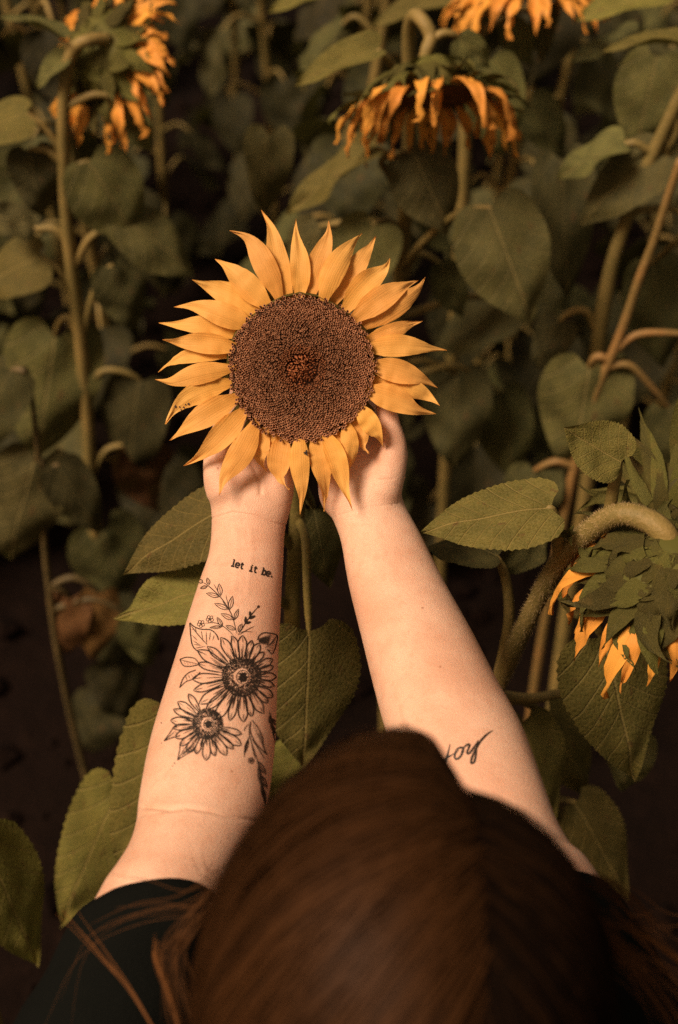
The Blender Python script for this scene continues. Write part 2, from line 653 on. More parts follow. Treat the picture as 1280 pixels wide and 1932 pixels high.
def receptacle(center, nrm, r, depth, parent, stem_r=.006):
    """green back of the head from the rim to the stem joint"""
    a, b, n = frame_of(nrm)
    V, F = [], []
    prof = [(1.0, .0), (1.03, .12), (.98, .3), (.84, .52), (.6, .74), (.36, .90), (.2, 1.0)]
    seg = 24
    for (q, z) in prof:
        for k in range(seg):
            th = 2 * math.pi * k / seg
            rr = max(stem_r, r * q * (1 + .03 * math.sin(5 * th)))
            V.append(center + (a * math.cos(th) + b * math.sin(th)) * rr - n * (z * depth))
    for i in range(len(prof) - 1):
        for k in range(seg):
            k2 = (k + 1) % seg
            F.append((i * seg + k, i * seg + k2, (i + 1) * seg + k2, (i + 1) * seg + k))
    F.append(tuple((len(prof) - 1) * seg + k for k in range(seg)))
    return place('receptacle', mesh_of('receptacle', V, F, [(v.x, v.z) for v in V]), M_BRACT, parent)


def old_head(parent, center, nrm, r, seed, n_petal=26, n_bract=34, plen=1.0, bract_len=.9, droop=1.0, back=.55, disk_col=(.075, .034, .014), skip=None, curl=0.0, soft=0.0):
    """a drooping, wilting flower head: disk, back, hanging ray petals and pointed bracts, every one a part"""
    rnd = random.Random(seed)
    a, b, n = frame_of(nrm)
    grav = Vector((0, 0, -1))
    disk_bed(center, nrm, r, r * .14, disk_col, parent=parent)
    receptacle(center, nrm, r * 1.02, r * back, parent)
    for k in range(n_petal):
        th = 2 * math.pi * (k + rnd.uniform(-.35, .35)) / n_petal
        if skip and skip(th):
            continue
        rad = a * math.cos(th) + b * math.sin(th)
        L = r * plen * rnd.uniform(.85, 1.35)
        p = center + rad * (r * rnd.uniform(.95, 1.03)) - n * (.03 * r)
        d = (rad + n * rnd.uniform(-.25, .35)).normalized()
        path, sv, wd = [], [], []
        w0 = r * rnd.uniform(.26, .42)
        tw = rnd.uniform(-1.6, 1.6) * (1 + .8 * soft)
        side0 = n.cross(rad).normalized()
        N = 11
        wob = Vector((rnd.uniform(-1, 1), rnd.uniform(-1, 1), rnd.uniform(-.3, .3)))
        for i in range(N):
            t = i / (N - 1)
            path.append(p.copy())
            sd_ = (side0 - d * side0.dot(d)).normalized()
            sd_ = Matrix.Rotation(tw * t * t, 3, d) @ sd_
            sv.append(sd_)
            wd.append(w0 * table(PETAL_W, t) * (1 - .35 * t) + .0006)
            d = (d + grav * (droop * .22 * (.3 + t)) + wob * ((.07 + .10 * soft) * math.sin((5 + 3 * soft) * t + seed + k))).normalized()
            p = p + d * (L / (N - 1))
        place('petal', strip_mesh('petal', path, wd, sv, rnd.uniform(-.3, .3), 5, k + seed, r * (.10 + .10 * soft)), M_PETAL_OLD, parent)
    for k in range(n_bract):
        lay = k % 5
        th = 2 * math.pi * (k + rnd.uniform(-.4, .4)) / n_bract
        rad = a * math.cos(th) + b * math.sin(th)
        L = r * bract_len * rnd.uniform(.75, 1.25) * (1 - .07 * lay)
        p = center + rad * (r * (1.02, .95, .76, .46, .20)[lay]) - n * (r * back * (.08, .30, .60, .88, .99)[lay])
        d = (rad * .8 - n * rnd.uniform(-.35, .30) + n * .12 * lay).normalized()
        cur = rnd.uniform(-.30, .22) - rnd.uniform(-.2, 1) * curl
        side0 = n.cross(rad).normalized()
        w0 = r * rnd.uniform(.36, .50)
        path, sv, wd = [], [], []
        N = 10
        bw = [(0, .8), (.25, 1.0), (.5, .74), (.7, .36), (.85, .15), (1, .03)]
        sw = rnd.uniform(-.12, .12) * (1 + 2 * curl)
        for i in range(N):
            t = i / (N - 1)
            path.append(p.copy())
            sv.append((side0 - d * side0.dot(d)).normalized())
            wd.append(w0 * table(bw, t))
            d = (d - n * (cur * t) + side0 * (sw * t * 2) + grav * .04).normalized()
            p = p + d * (L / (N - 1))
        place('bract', strip_mesh('bract', path, wd, sv, rnd.uniform(-.30, .20), 5, k + seed, r * (.07 + .1 * curl)), M_BRACT, parent)


def stem_obj(parent, pts, rads, mat=None, sides=10, sub=6):
    P = catmull(pts, sub)
    k = len(P)
    rr = []
    for i in range(k):
        q = i / (k - 1) * (len(rads) - 1)
        j = min(int(q), len(rads) - 2)
        rr.append(lerp(rads[j], rads[j + 1], q - j) * (1 + .05 * noise.noise(P[i] * 30)))
    V, F = tube(P, rr, sides)
    return place('stem', mesh_of('stem', V, F), mat or M_STEM_BG, parent), P


def px_width(w, p):
    return w * (p - CAM).dot(FWD) / FPX


def px_plant(name, label, Y, stem, leaves, group=None, rads=(.0075, .0085, .010, .011), hi=False, lmat=None, smat=None, seed=1, ground=True, cat='sunflower plant'):
    """stem: (px, py[, Y]); leaves: (base, tip, width px, roll deg, shape, stalk list or None, mat)"""
    rnd = random.Random(seed)
    q = lambda s: PY(s[0], s[1], s[2] if len(s) > 2 else Y)
    pts = [q(s) for s in stem]
    if ground:
        last, prev = pts[-1], pts[-2]
        low = Vector((last.x + (last.x - prev.x) * .5, last.y + .02, last.z * .5))
        pts += [low, Vector((low.x + .01, low.y + .01, -.04))]
    root = thing(name, label, cat, (pts[-1].x, pts[-1].y, 0), group)
    stem_obj(root, pts, list(rads), smat or M_STEM_BG)
    for L in leaves:
        base, tip, w, roll, var = L[:5]
        stalk = L[5] if len(L) > 5 else None
        mat = L[6] if len(L) > 6 and L[6] else (lmat or M_LEAF_MID)
        pb, pt = q(base), q(tip)
        w = px_width(w, pb) / max(.5, math.cos(R(roll)))
        sk = [q(s) for s in stalk] if stalk else None
        put_leaf(root, pb, pt, w, (LEAF_HI if hi else LEAF_LO)[var], mat, R(roll), sk, smat or M_STEM_BG, .0042 if hi else .0045)
    return root


# ---- plants of the photograph ------------------------------------------------
Y1 = 1.70
p1 = px_plant('sunflower_plant', 'sunflower plant with a shaggy wilting head turned side-on above a straight pale stem', Y1,
              [(205, 74, 1.72), (165, 76), (138, 95), (124, 150), (120, 240), (124, 380), (138, 530), (152, 640), (166, 800), (175, 960)],
              [((128, 108), (68, 166), 52, 20, 1, [(124, 150)], None),
               ((122, 74), (2, 30), 44, 50, 1, [(130, 120), (131, 92)], None),
               ((52, 214), (-75, 275), 98, 10, 0, [(120, 292), (95, 255)], M_LEAF),
               ((56, 286), (80, 415), 104, 10, 2, [(121, 310), (90, 284)], M_LEAF_DARK),
               ((168, 306), (262, 462), 158, 8, 0, [(121, 340), (140, 318)], None),
               ((228, 412), (372, 522), 128, -8, 0, [(140, 505), (165, 455), (200, 428)], None),
               ((212, 504), (262, 628), 112, 0, 2, [(155, 640), (166, 590), (184, 535)], M_LEAF_DARK),
               ((78, 484), (-45, 552), 124, 5, 0, [(144, 570), (118, 520)], M_LEAF),
               ((62, 428), (-35, 398), 92, 10, 3, [(130, 460), (105, 432)], None),
               ((104, 632), (72, 878), 200, -6, 2, [(150, 640), (132, 600), (114, 605)], None),
               ((262, 720), (248, 908), 138, 12, 0, [(158, 745), (190, 702), (228, 700)], M_LEAF_DARK),
               ((192, 1000), (232, 1150), 158, 0, 2, [(172, 920), (180, 950)], M_LEAF_DARK),
               ((246, 842), (300, 965), 118, -15, 3, [(170, 905), (200, 850)], M_LEAF_DRY),
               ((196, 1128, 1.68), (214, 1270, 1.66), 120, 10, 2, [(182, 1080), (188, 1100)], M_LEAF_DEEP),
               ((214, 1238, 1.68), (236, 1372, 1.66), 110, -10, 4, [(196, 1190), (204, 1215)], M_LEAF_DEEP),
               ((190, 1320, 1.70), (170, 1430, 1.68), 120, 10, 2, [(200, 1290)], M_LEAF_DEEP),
               ((230, 190), (286, 286), 74, 25, 1, [(126, 200), (180, 178)], None)], seed=3)
old_head(p1, PY(200, 104, 1.75), Vector((.62, .60, -.50)), .054, 21, 40, 55, 1.05, .85, .9, .8, curl=.3, soft=1)

p1b = px_plant('sunflower_plant', 'sunflower plant of broad hanging leaves, no flower showing, left of the tattooed arm', 1.52,
               [(54, 700, 1.53), (62, 760), (72, 860), (80, 980), (92, 1100), (110, 1230)],
               [((66, 868), (14, 1070), 158, -8, 2, [(74, 905), (78, 872)], None),
                ((110, 880), (190, 1010), 96, 20, 0, [(80, 960), (92, 900)], M_LEAF_DARK),
                ((128, 1128), (120, 1242), 96, 20, 2, [(95, 1110), (112, 1110)], M_LEAF_DRY),
                ((186, 1120), (176, 1252), 88, -10, 0, [(95, 1105), (140, 1090)], M_LEAF_DRY),
                ((20, 700), (-40, 860), 120, 0, 0, [(50, 700)], M_LEAF_DARK),
                ((250, 1170), (290, 1262), 80, 10, 2, [(96, 1150), (180, 1130)], M_LEAF_DARK)], seed=4, smat=M_STEM_DARK, rads=(.0025, .004, .005, .006, .007))

p2 = px_plant('sunflower_plant', 'sunflower plant whose orange head hangs face down behind the held bloom', 1.60,
              [(800, 118, 1.585), (806, 92, 1.59), (813, 70), (800, 42, 1.61), (781, 30, 1.63), (772, 70, 1.65), (774, 170, 1.66), (772, 300, 1.66), (764, 420, 1.66), (752, 560, 1.66), (745, 700, 1.66)],
              [((866, 72), (925, 130), 60, 30, 1, [(814, 74), (840, 62)], None),
               ((778, 286, 1.62), (848, 446, 1.58), 142, 0, 0, [(768, 380, 1.66), (735, 330, 1.64), (722, 300, 1.62)], None),
               ((922, 392, 1.55), (1005, 618, 1.5), 192, 4, 0, [(762, 505, 1.66), (800, 455, 1.62), (860, 405, 1.58)], None),
               ((716, 92), (556, 160), 72, 15, 1, [(774, 150, 1.65), (745, 128, 1.62)], M_LEAF),
               ((704, 276), (540, 404), 92, 25, 3, [(772, 330, 1.66), (745, 300, 1.64)], M_LEAF),
               ((506, 252, 1.9), (498, 408, 1.9), 104, 15, 2, None, M_LEAF_MID),
               ((706, 424), (648, 580), 140, -5, 0, [(762, 440, 1.66), (735, 418, 1.64)], None),
               ((604, 428, 1.7), (560, 560, 1.7), 120, 0, 2, [(745, 500, 1.66), (690, 425, 1.68)], None),
               ((920, 118, 1.75), (952, 300, 1.75), 130, 10, 0, None, M_LEAF_MID),
               ((830, 498, 1.66), (875, 600, 1.66), 70, 15, 1, [(750, 560, 1.66), (785, 480, 1.66)], M_LEAF_DARK),
               ((962, 570, 1.72), (816, 668, 1.72), 124, 10, 0, [(750, 600, 1.66), (880, 560, 1.7)], M_LEAF_DARK),
               ((862, 708, 1.7), (858, 892, 1.66), 140, 0, 2, [(745, 690, 1.66), (800, 680, 1.68)], M_LEAF_DARK),
               ((944, 742, 1.75), (968, 910, 1.72), 120, 0, 0, [(745, 720, 1.66), (860, 690, 1.7)], M_LEAF_DARK)], seed=5)
old_head(p2, PY(816, 182, 1.56), Vector((.03, -.66, -.75)), .050, 34, 34, 60, 1.5, 1.35, 2.0, .9, (.24, .095, .03), curl=.35, soft=1)

p3 = px_plant('sunflower_plant', 'tall sunflower plant with a ragged orange head cut by the photo edge', 1.95,
              [(985, -60, 1.9), (950, -95), (915, -70), (905, 0), (892, 90), (880, 220), (872, 400)],
              [((862, -4), (698, 48), 66, 20, 1, [(903, 20), (885, -10)], M_LEAF),
               ((958, 44), (1004, 124), 66, 15, 1, [(890, 95), (915, 60), (935, 45)], None),
               ((1030, 10), (1020, 120), 56, 30, 0, [(900, 60), (980, 20)], None),
               ((640, -25), (505, 22), 60, 15, 1, None, M_LEAF),
               ((1000, 190), (1066, 300), 84, 20, 0, [(884, 200), (950, 170)], M_LEAF_DARK)], seed=6)
old_head(p3, PY(990, -14, 1.88), Vector((.05, -.35, -.92)), .056, 45, 26, 30, 1.1, .8, 1.3, .5, soft=1)

p4 = px_plant('sunflower_plant', 'leaning sunflower plant with thick pale stem and big leaves, behind the nodding near head', 1.62,
              [(1300, 150), (1272, 205), (1228, 300), (1190, 392), (1160, 480), (1146, 540), (1130, 640), (1120, 760), (1110, 900)],
              [((1246, 288), (1090, 424), 132, 8, 0, [(1272, 205), (1276, 250)], None),
               ((1174, 268), (1050, 336), 92, 30, 3, [(1232, 290), (1200, 270)], None),
               ((1240, 108, 1.75), (1196, 296, 1.75), 140, 0, 0, None, M_LEAF_MID),
               ((1292, 84), (1140, 94), 52, 45, 1, None, M_LEAF),
               ((1256, -12, 1.8), (1084, 36, 1.8), 90, 15, 1, None, M_LEAF),
               ((1200, 60, 1.85), (1076, 116, 1.85), 60, 30, 3, None, M_LEAF_DARK),
               ((1060, 300, 1.75), (1072, 570, 1.7), 130, 8, 2, None, M_LEAF_DARK),
               ((1232, 500, 1.7), (1254, 700, 1.68), 138, 0, 0, [(1170, 450), (1200, 400), (1280, 396), (1290, 440)], M_LEAF_DARK),
               ((1054, 606), (1010, 700), 90, 10, 2, [(1130, 640), (1110, 590), (1080, 588)], M_LEAF_DARK)], seed=7, rads=(.008, .009, .011, .012))
p4b = px_plant('sunflower_plant', 'sunflower plant with a thin reddish stem and one broad heart-shaped leaf', 1.50,
               [(1285, 300), (1258, 380), (1234, 455), (1205, 530), (1182, 600), (1156, 668), (1125, 740), (1090, 860), (1060, 1000)],
               [((1112, 692), (1076, 896), 188, -4, 2, [(1150, 680), (1128, 672)], None),
                ((1316, 636), (1400, 760), 110, 0, 0, [(1158, 664), (1200, 632), (1260, 628)], None),
                ((1262, 770), (1300, 920), 130, 10, 0, [(1150, 690), (1190, 690), (1230, 730)], M_LEAF_DARK),
                ((1010, 890), (990, 1010), 120, 5, 2, [(1085, 880), (1050, 870)], M_LEAF_DARK)], seed=8, smat=M_STEM_RED, rads=(.005, .006, .007, .008))

# ---- the near plant with its drooping head, in focus ---------------------------
p5 = px_plant('sunflower_plant', 'near sunflower plant with bristly arched stem and drooping green-backed head', 0.86,
              [(1262, 1040, .795), (1252, 1006, .80), (1218, 980, .81), (1166, 970, .82), (1112, 1002, .83), (1058, 1056, .84), (1008, 1144, .85), (944, 1284, .87), (905, 1380, .89), (880, 1480, .92)],
              [((1041, 956, .83), (788, 1004, .83), 146, 6, 0, [(1056, 1058, .84), (1053, 1005, .835)], M_LEAF),
               ((1172, 872, .83), (1062, 806, .84), 112, -14, 4, [(1150, 978, .83), (1156, 930, .83)], M_LEAF),
               ((1138, 1204, .84), (1198, 1474, .80), 212, -4, 0, [(1040, 1090, .845), (1080, 1150, .84), (1118, 1172, .84)], M_LEAF),
               ((940, 1046, .90), (796, 1032, .92), 100, 48, 0, [(936, 1300, .87), (960, 1180, .88), (956, 1100, .89)], M_LEAF_MID),
               ((946, 1044, .91), (1050, 1010, .95), 80, 40, 3, None, M_LEAF_MID),
               ((986, 1366, .90), (1046, 1552, .88), 132, 0, 0, [(925, 1330, .88), (960, 1345, .89)], M_LEAF),
               ((1030, 1352, .95), (1118, 1506, .93), 128, 0, 2, [(920, 1340, .88), (980, 1320, .9)], M_LEAF),
               ((1190, 1392, .93), (1176, 1500, .93), 100, 10, 2, [(930, 1310, .88), (1000, 1318, .9), (1080, 1308, .92), (1150, 1340, .93)], M_LEAF_MID),
               ((1086, 1516, .9), (1186, 1700, .86), 128, 6, 0, [(885, 1460, .92), (1000, 1500, .9)], M_LEAF)],
              hi=True, seed=9, rads=(.0115, .0088, .0080, .0084, .0092))
old_head(p5, PY(1256, 1090, .79), Vector((.04, .10, -.99)), .045, 57, 30, 100, 1.32, 1.05, 2.3, .9, (.06, .028, .012), curl=.9, soft=.35)


def hairs(parent, path, r0, n, ln, seed):
    rnd = random.Random(seed)
    V, F = [], []
    for _ in range(n):
        i = rnd.randrange(1, len(path) - 1)
        p = lerp(path[i], path[i + 1], rnd.random())
        t = (path[i + 1] - path[i - 1]).normalized()
        d = Vector((rnd.gauss(0, 1), rnd.gauss(0, 1), rnd.gauss(0, 1)))
        d = (d - t * d.dot(t)).normalized()
        s = t.cross(d) * .00022
        b = p + d * (r0 * .9)
        e = b + (d + Vector((rnd.uniform(-.4, .4), rnd.uniform(-.4, .4), rnd.uniform(-.4, .4)))).normalized() * (r0 * .1 + ln * rnd.uniform(.5, 1.2))
        k = len(V)
        V += [b - s, b + s, e, b + t * .0003]
        F += [(k, k + 1, k + 2), (k + 1, k + 3, k + 2), (k + 3, k, k + 2)]
    m = NT('stem_bristle')
    mat = m.done(m.pbsdf((.40, .27, .12), .5).outputs[0])
    place('bristles', mesh_of('bristles', V, F), mat, parent, kind='stuff')


hp = catmull([PY(*s) for s in [(1252, 1006, .80), (1218, 980, .81), (1166, 970, .82), (1112, 1002, .83), (1058, 1056, .84), (1008, 1144, .85), (944, 1284, .87)]], 10)
hairs(p5, hp, .0084, 3200, .0026, 4)
# little leaf buds in the leaf joints
for (bx, by, sd_) in ((1072, 1012, 1), (1052, 1128, 2)):
    rnd = random.Random(sd_ * 7)
    c = PY(bx, by, .825)
    for k in range(9):
        d = Vector((rnd.uniform(-1, 1), rnd.uniform(-.6, .2), rnd.uniform(-.2, 1))).normalized()
        L = rnd.uniform(.007, .013)
        path = [c + d * (L * t / 5) + Vector((0, 0, .003)) * math.sin(t * .5) for t in range(6)]
        sdv = d.cross(Vector((0, -1, .3))).normalized()
        place('bud_leaf', strip_mesh('bud_leaf', path, [.003, .0042, .004, .003, .0016, .0003], [sdv] * 6, .2, 5, k), M_BRACT, p5)

# ---- a bud head behind it, bracts only
p6 = px_plant('sunflower_plant', 'sunflower plant bearing a closed green bud with long pointed bracts beside the arched stem', 0.95,
              [(1282, 950, .90), (1262, 985, .91), (1300, 1030, .93), (1400, 1100), (1480, 1250), (1540, 1400)],
              [((1450, 1120), (1540, 1260), 130, 0, 0, [(1420, 1120)], M_LEAF_MID)], hi=True, seed=12, rads=(.007, .008, .009), smat=M_STEM_DARK)
old_head(p6, PY(1286, 950, .92), Vector((.62, .72, -.05)), .040, 71, 0, 48, 1.75, 1.7, .3, .8)
# ---- leaves low on the left -----------------------------------------------------
pl = px_plant('sunflower_plant', 'low sunflower plant with overlapping broad leaves beside the black sleeve', 0.86,
              [(352, 1330, .9), (330, 1420), (300, 1520), (285, 1640), (275, 1760)],
              [((332, 1366, .84), (236, 1694, .82), 214, 4, 0, [(335, 1400), (334, 1380)], M_LEAF),
               ((226, 1488, .90), (112, 1752, .87), 160, -4, 0, [(310, 1490), (262, 1480)], M_LEAF)],
              hi=True, seed=10, rads=(.006, .007, .008, .009))
pl2 = px_plant('sunflower_plant', 'sunflower plant cut by the photo edge, dark leaf beside black sleeve', 0.80,
               [(-70, 1420, .9), (-60, 1540), (-50, 1660), (-45, 1800)],
               [((-30, 1590), (72, 1826), 160, 0, 0, [(-58, 1560), (-50, 1575)], M_LEAF)],
               hi=True, seed=11, rads=(.006, .007, .008, .009))


# ---- rows further back -------------------------------------------------------------
def row_plant(x, y, h, seed, mats, head, group, label):
    rnd = random.Random(seed)
    lean = Vector((rnd.uniform(-.12, .12), rnd.uniform(-.1, .1), 0))
    root = thing('sunflower_plant', label, 'sunflower plant', (x, y, 0), group)
    base = Vector((x, y, -.04))
    pts = [base + Vector((0, 0, (h + .04) * t)) + lean * t * t for t in (0, .25, .5, .75, 1)]
    top = pts[-1]
    az = rnd.uniform(0, 6.28)
    out = Vector((math.cos(az), math.sin(az), 0))
    pts += [top + out * .05 + Vector((0, 0, .035)), top + out * .10 + Vector((0, 0, .0))]
    stem_obj(root, pts, [.012, .011, .010, .009, .007], sides=7, sub=4)
    n = int(h * 13)
    ang = rnd.uniform(0, 6.28)
    for i in range(n):
        t = .16 + .80 * i / (n - 1)
        p = base + Vector((0, 0, (h + .04) * t)) + lean * t * t
        ang += 2.4
        o = Vector((math.cos(ang), math.sin(ang), 0))
        sl = rnd.uniform(.07, .13) * (1.15 - .4 * t)
        L = rnd.uniform(.15, .22) * (1.1 - .35 * t)
        mid = p + o * sl * .6 + Vector((0, 0, .035))
        b = p + o * sl + Vector((0, 0, rnd.uniform(.0, .03)))
        dirv = (o * rnd.uniform(.25, .7) + Vector((rnd.uniform(-.2, .2), rnd.uniform(-.2, .2), -rnd.uniform(.5, 1)))).normalized()
        nr = (o + Vector((0, 0, .9)))
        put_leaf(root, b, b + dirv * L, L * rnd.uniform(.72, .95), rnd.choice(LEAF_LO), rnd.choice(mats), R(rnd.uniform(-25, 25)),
                 [p, mid], M_STEM_BG, .0042, nr)
    if head:
        old_head(root, top + out * .105 + Vector((0, 0, -.02)), (out * .5 + Vector((0, 0, -.9))), .06, seed, 18, 16, 1, .6, 1.1)


rr = random.Random(77)
GR = 'sunflower plants in the rows behind'
LB = 'leafy dark sunflower plant standing in the rows far behind'
spots = []
for (yy, off) in ((2.25, .0), (2.75, .18), (3.3, .05), (3.9, .2), (4.6, .1)):
    wx = .55 + yy * .22
    x = -wx + off
    while x < wx:
        spots.append((x + rr.uniform(-.08, .08), yy + rr.uniform(-.12, .12)))
        x += .34 if yy < 3.5 else .42
for i, (x, y) in enumerate(spots):
    if -.42 < x < -.06 and y < 3.1:
        continue
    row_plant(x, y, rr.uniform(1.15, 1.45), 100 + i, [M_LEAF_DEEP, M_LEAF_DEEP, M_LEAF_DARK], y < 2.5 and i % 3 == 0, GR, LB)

# ------------------------------------------------------------------ the held sunflower
FD = 1.098                      # its distance from the camera
fs = 580 / 1280.0
fc = lambda c: (280 + c[0] * fs, 380 + c[1] * fs)
DISK = (569.5, 696.0)
DR = 130 / FPX * FD
FN = (CAM - PD(DISK[0], DISK[1], FD)).normalized()
fc0 = PD(DISK[0], DISK[1], FD)
stem_pts = [fc0 - FN * .030, fc0 - FN * .060 + Vector((0, .004, -.01)), PY(566, 860, .945), PY(560, 1000, .94), PY(553, 1110, .935), PY(551, 1200, .93), PY(548, 1340, .94), PY(545, 1480, .96)]
low = stem_pts[-1]
stem_pts += [Vector((low.x, low.y + .02, low.z * .5)), Vector((low.x + .01, low.y + .03, -.04))]
held = thing('sunflower', 'wide open golden sunflower with brown disk, cupped in two bare hands', 'sunflower', (stem_pts[-1].x, stem_pts[-1].y, 0))
stem_obj(held, stem_pts, [.008, .007, .0072, .0075, .008, .008, .009, .010], M_STEM)
HL = [((440, 950, .90), (228, 1084, .90), 142, 4, 0, [PY(558, 1040, .94), PY(500, 975, .92)], M_LEAF),
      ((440, 1100, .88), (212, 1168, .88), 128, 8, 3, [PY(553, 1150, .935), PY(500, 1115, .91)], M_LEAF),
      ((584, 1192, .86), (572, 1454, .83), 196, -6, 0, [PY(566, 985, .935), PY(577, 1020, .90), PY(580, 1110, .88)], M_LEAF),
      ((592, 962, .97), (622, 1112, .97), 100, 10, 0, [PY(565, 900, .945), PY(578, 930, .96)], M_LEAF_MID),
      ((560, 1420, .90), (512, 1530, .89), 104, 0, 3, [PY(548, 1380, .94)], M_LEAF)]
for (b_, t_, w_, ro, va, sk, mt) in HL:
    pb, pt = PY(*b_), PY(*t_)
    put_leaf(held, pb, pt, px_width(w_, pb), LEAF_HI[va], mt, R(ro), sk, M_STEM, .0036)
receptacle(fc0 - FN * .004, FN, DR * 1.06, .030, held, .008)

# disk bed
disk_bed(fc0 - FN * .004, FN, DR * 1.03, .004, (.040, .017, .008), 'flower_disk', held)


def florets():
    rnd = random.Random(9)
    a = RGT - FN * RGT.dot(FN)
    a.normalize()
    b = FN.cross(a)
    V, F, C = [], [], []
    N = 2700
    for i in range(N):
        q = math.sqrt((i + .5) / N)
        th = i * 2.39996323
        # florets off-centre a little, as the bloom is not quite round
        r = DR * q * (1 + (rnd.uniform(-.015, .05) if q > .94 else 0))
        c = fc0 + (a * math.cos(th) + b * math.sin(th)) * (r * (1 + .012 * math.sin(3 * th + 1)))
        dome = .0035 * math.sin(min(1, q * 1.15) * math.pi) + .0025 * q
        c = c + FN * dome
        rad = a * math.cos(th) + b * math.sin(th)
        ax = (FN + rad * (.10 + .30 * max(0, q - .80) * 6 * (.6 + .4 * rnd.random())) * q + Vector((rnd.uniform(-.09, .09), rnd.uniform(-.09, .09), rnd.uniform(-.09, .09)))).normalized()
        e1 = ax.cross(b).normalized()
        e2 = ax.cross(e1)
        k = len(V)
        if q < .23:
            # closed buds in the middle, leaning to the centre, rusty red
            s = .00062 * rnd.uniform(.8, 1.25)
            h = .0042 * rnd.uniform(.6, 1.3)
            ax = (FN - rad * .35 + Vector((rnd.uniform(-.45, .45), rnd.uniform(-.45, .45), rnd.uniform(-.45, .45)))).normalized()
            for ring, (rr_, hh) in enumerate(((1.0, 0), (1.15, .6), (.3, 1.0))):
                for j in range(4):
                    t_ = j * math.pi / 2
                    V.append(c + (e1 * math.cos(t_) + e2 * math.sin(t_)) * (s * rr_) + ax * (h * hh))
                    g = rnd.uniform(.7, 1.3)
                    C.append(((.20, .055, .018), (.30, .085, .026), (.46, .16, .05))[ring] if False else tuple(g * x for x in ((.13, .036, .015), (.24, .068, .024), (.36, .125, .045))[ring]))
            for ring in range(2):
                for j in range(4):
                    j2 = (j + 1) % 4
                    F.append((k + ring * 4 + j, k + ring * 4 + j2, k + (ring + 1) * 4 + j2, k + (ring + 1) * 4 + j))
            F.append((k + 8, k + 9, k + 10, k + 11))
            continue
        s = lerp(.00084, .00125, sstep(.55, 1, q)) * rnd.uniform(.88, 1.1)
        h = lerp(.0030, .0040, q) * rnd.uniform(.8, 1.25)
        g = rnd.uniform(.75, 1.3)
        rim = (.56 * g, .265 * g, .140 * g) if q > .35 else (.48 * g, .185 * g, .080 * g)
        prof = ((.55, 0, (.05, .018, .008)), (.70, .55, (.12, .040, .016)), (1.0, 1.0, rim), (.60, .98, (.16, .05, .02)), (.3, .35, (.014, .006, .004)))
        ph = rnd.uniform(0, 6.28)
        for ring, (rr_, hh, cc) in enumerate(prof):
            for j in range(5):
                t_ = ph + j * 2 * math.pi / 5
                up = .16 if ring == 2 and rnd.random() < .5 else 0
                V.append(c + (e1 * math.cos(t_) + e2 * math.sin(t_)) * (s * rr_) + ax * (h * (hh + up)))
                C.append(cc)
        for ring in range(4):
            for j in range(5):
                j2 = (j + 1) % 5
                F.append((k + ring * 5 + j, k + ring * 5 + j2, k + (ring + 1) * 5 + j2, k + (ring + 1) * 5 + j))
        F.append(tuple(k + 20 + j for j in range(5)))
    place('disk_florets', mesh_of('disk_florets', V, F, cols=C, smooth=False), M_FLORET, held, kind='stuff')


florets()

# ray petals: base, middle, tip (picture crop positions), width, layer, roll at tip, cup
PETALS = [((545, 405), (470, 235), (345, 118), 100, 0, -.5), ((590, 400), (536, 225), (477, 35), 92, 1, .3),
          ((625, 405), (631, 250), (611, 72), 86, 0, .2), ((670, 405), (716, 232), (757, 82), 92, 1, -.3),
          ((730, 415), (790, 255), (893, 133), 102, 0, .3), ((765, 425), (868, 268), (950, 146), 88, 2, -.3),
          ((820, 455), (918, 332), (1012, 242), 104, 1, .2), ((855, 490), (985, 395), (1124, 330), 106, 0, -.2),
          ((885, 520), (1045, 425), (1158, 318), 96, 2, .5), ((905, 578), (1030, 535), (1143, 497), 70, 1, .6),
          ((918, 612), (1060, 600), (1244, 622), 96, 0, -.2), ((925, 682), (1060, 712), (1206, 776), 102, 0, .1),
          ((915, 752), (1095, 778), (1214, 852), 86, 2, .2), ((912, 792), (1035, 828), (1196, 890), 108, 0, -.3),
          ((888, 850), (930, 935), (982, 1026), 84, 0, 1.2), ((858, 898), (888, 968), (912, 1052), 66, 2, 1.0),
          ((838, 925), (842, 1015), (828, 1132), 74, 1, -.8), ((790, 958), (796, 1010), (800, 1065), 52, 2, .2),
          ((735, 975), (792, 1095), (848, 1286), 88, 0, -.3), ((690, 985), (722, 1105), (735, 1290), 90, 1, -1.0),
          ((630, 985), (632, 1115), (636, 1304), 84, 0, .1), ((572, 982), (543, 1090), (584, 1200), 104, 1, 1.0),
          ((525, 968), (522, 1020), (530, 1082), 54, 2, 0), ((482, 958), (464, 1035), (490, 1122), 80, 1, .8),
          ((438, 922), (372, 1070), (290, 1222), 108, 0, .2), ((388, 868), (296, 985), (150, 1102), 104, 0, -.2),
          ((362, 818), (230, 895), (90, 996), 108, 0, .3), ((345, 758), (190, 805), (70, 926), 96, 1, -.6),
          ((345, 688), (185, 725), (30, 748), 90, 0, .1), ((355, 638), (185, 640), (42, 712), 70, 2, .9),
          ((375, 610), (215, 588), (60, 578), 90, 0, -.2), ((392, 562), (225, 515), (43, 510), 86, 2, .6),
          ((430, 515), (290, 462), (107, 436), 104, 0, .2), ((465, 465), (330, 385), (180, 328), 106, 1, -.2),
          ((505, 435), (395, 332), (279, 238), 108, 0, .3)]
petal_objs = []
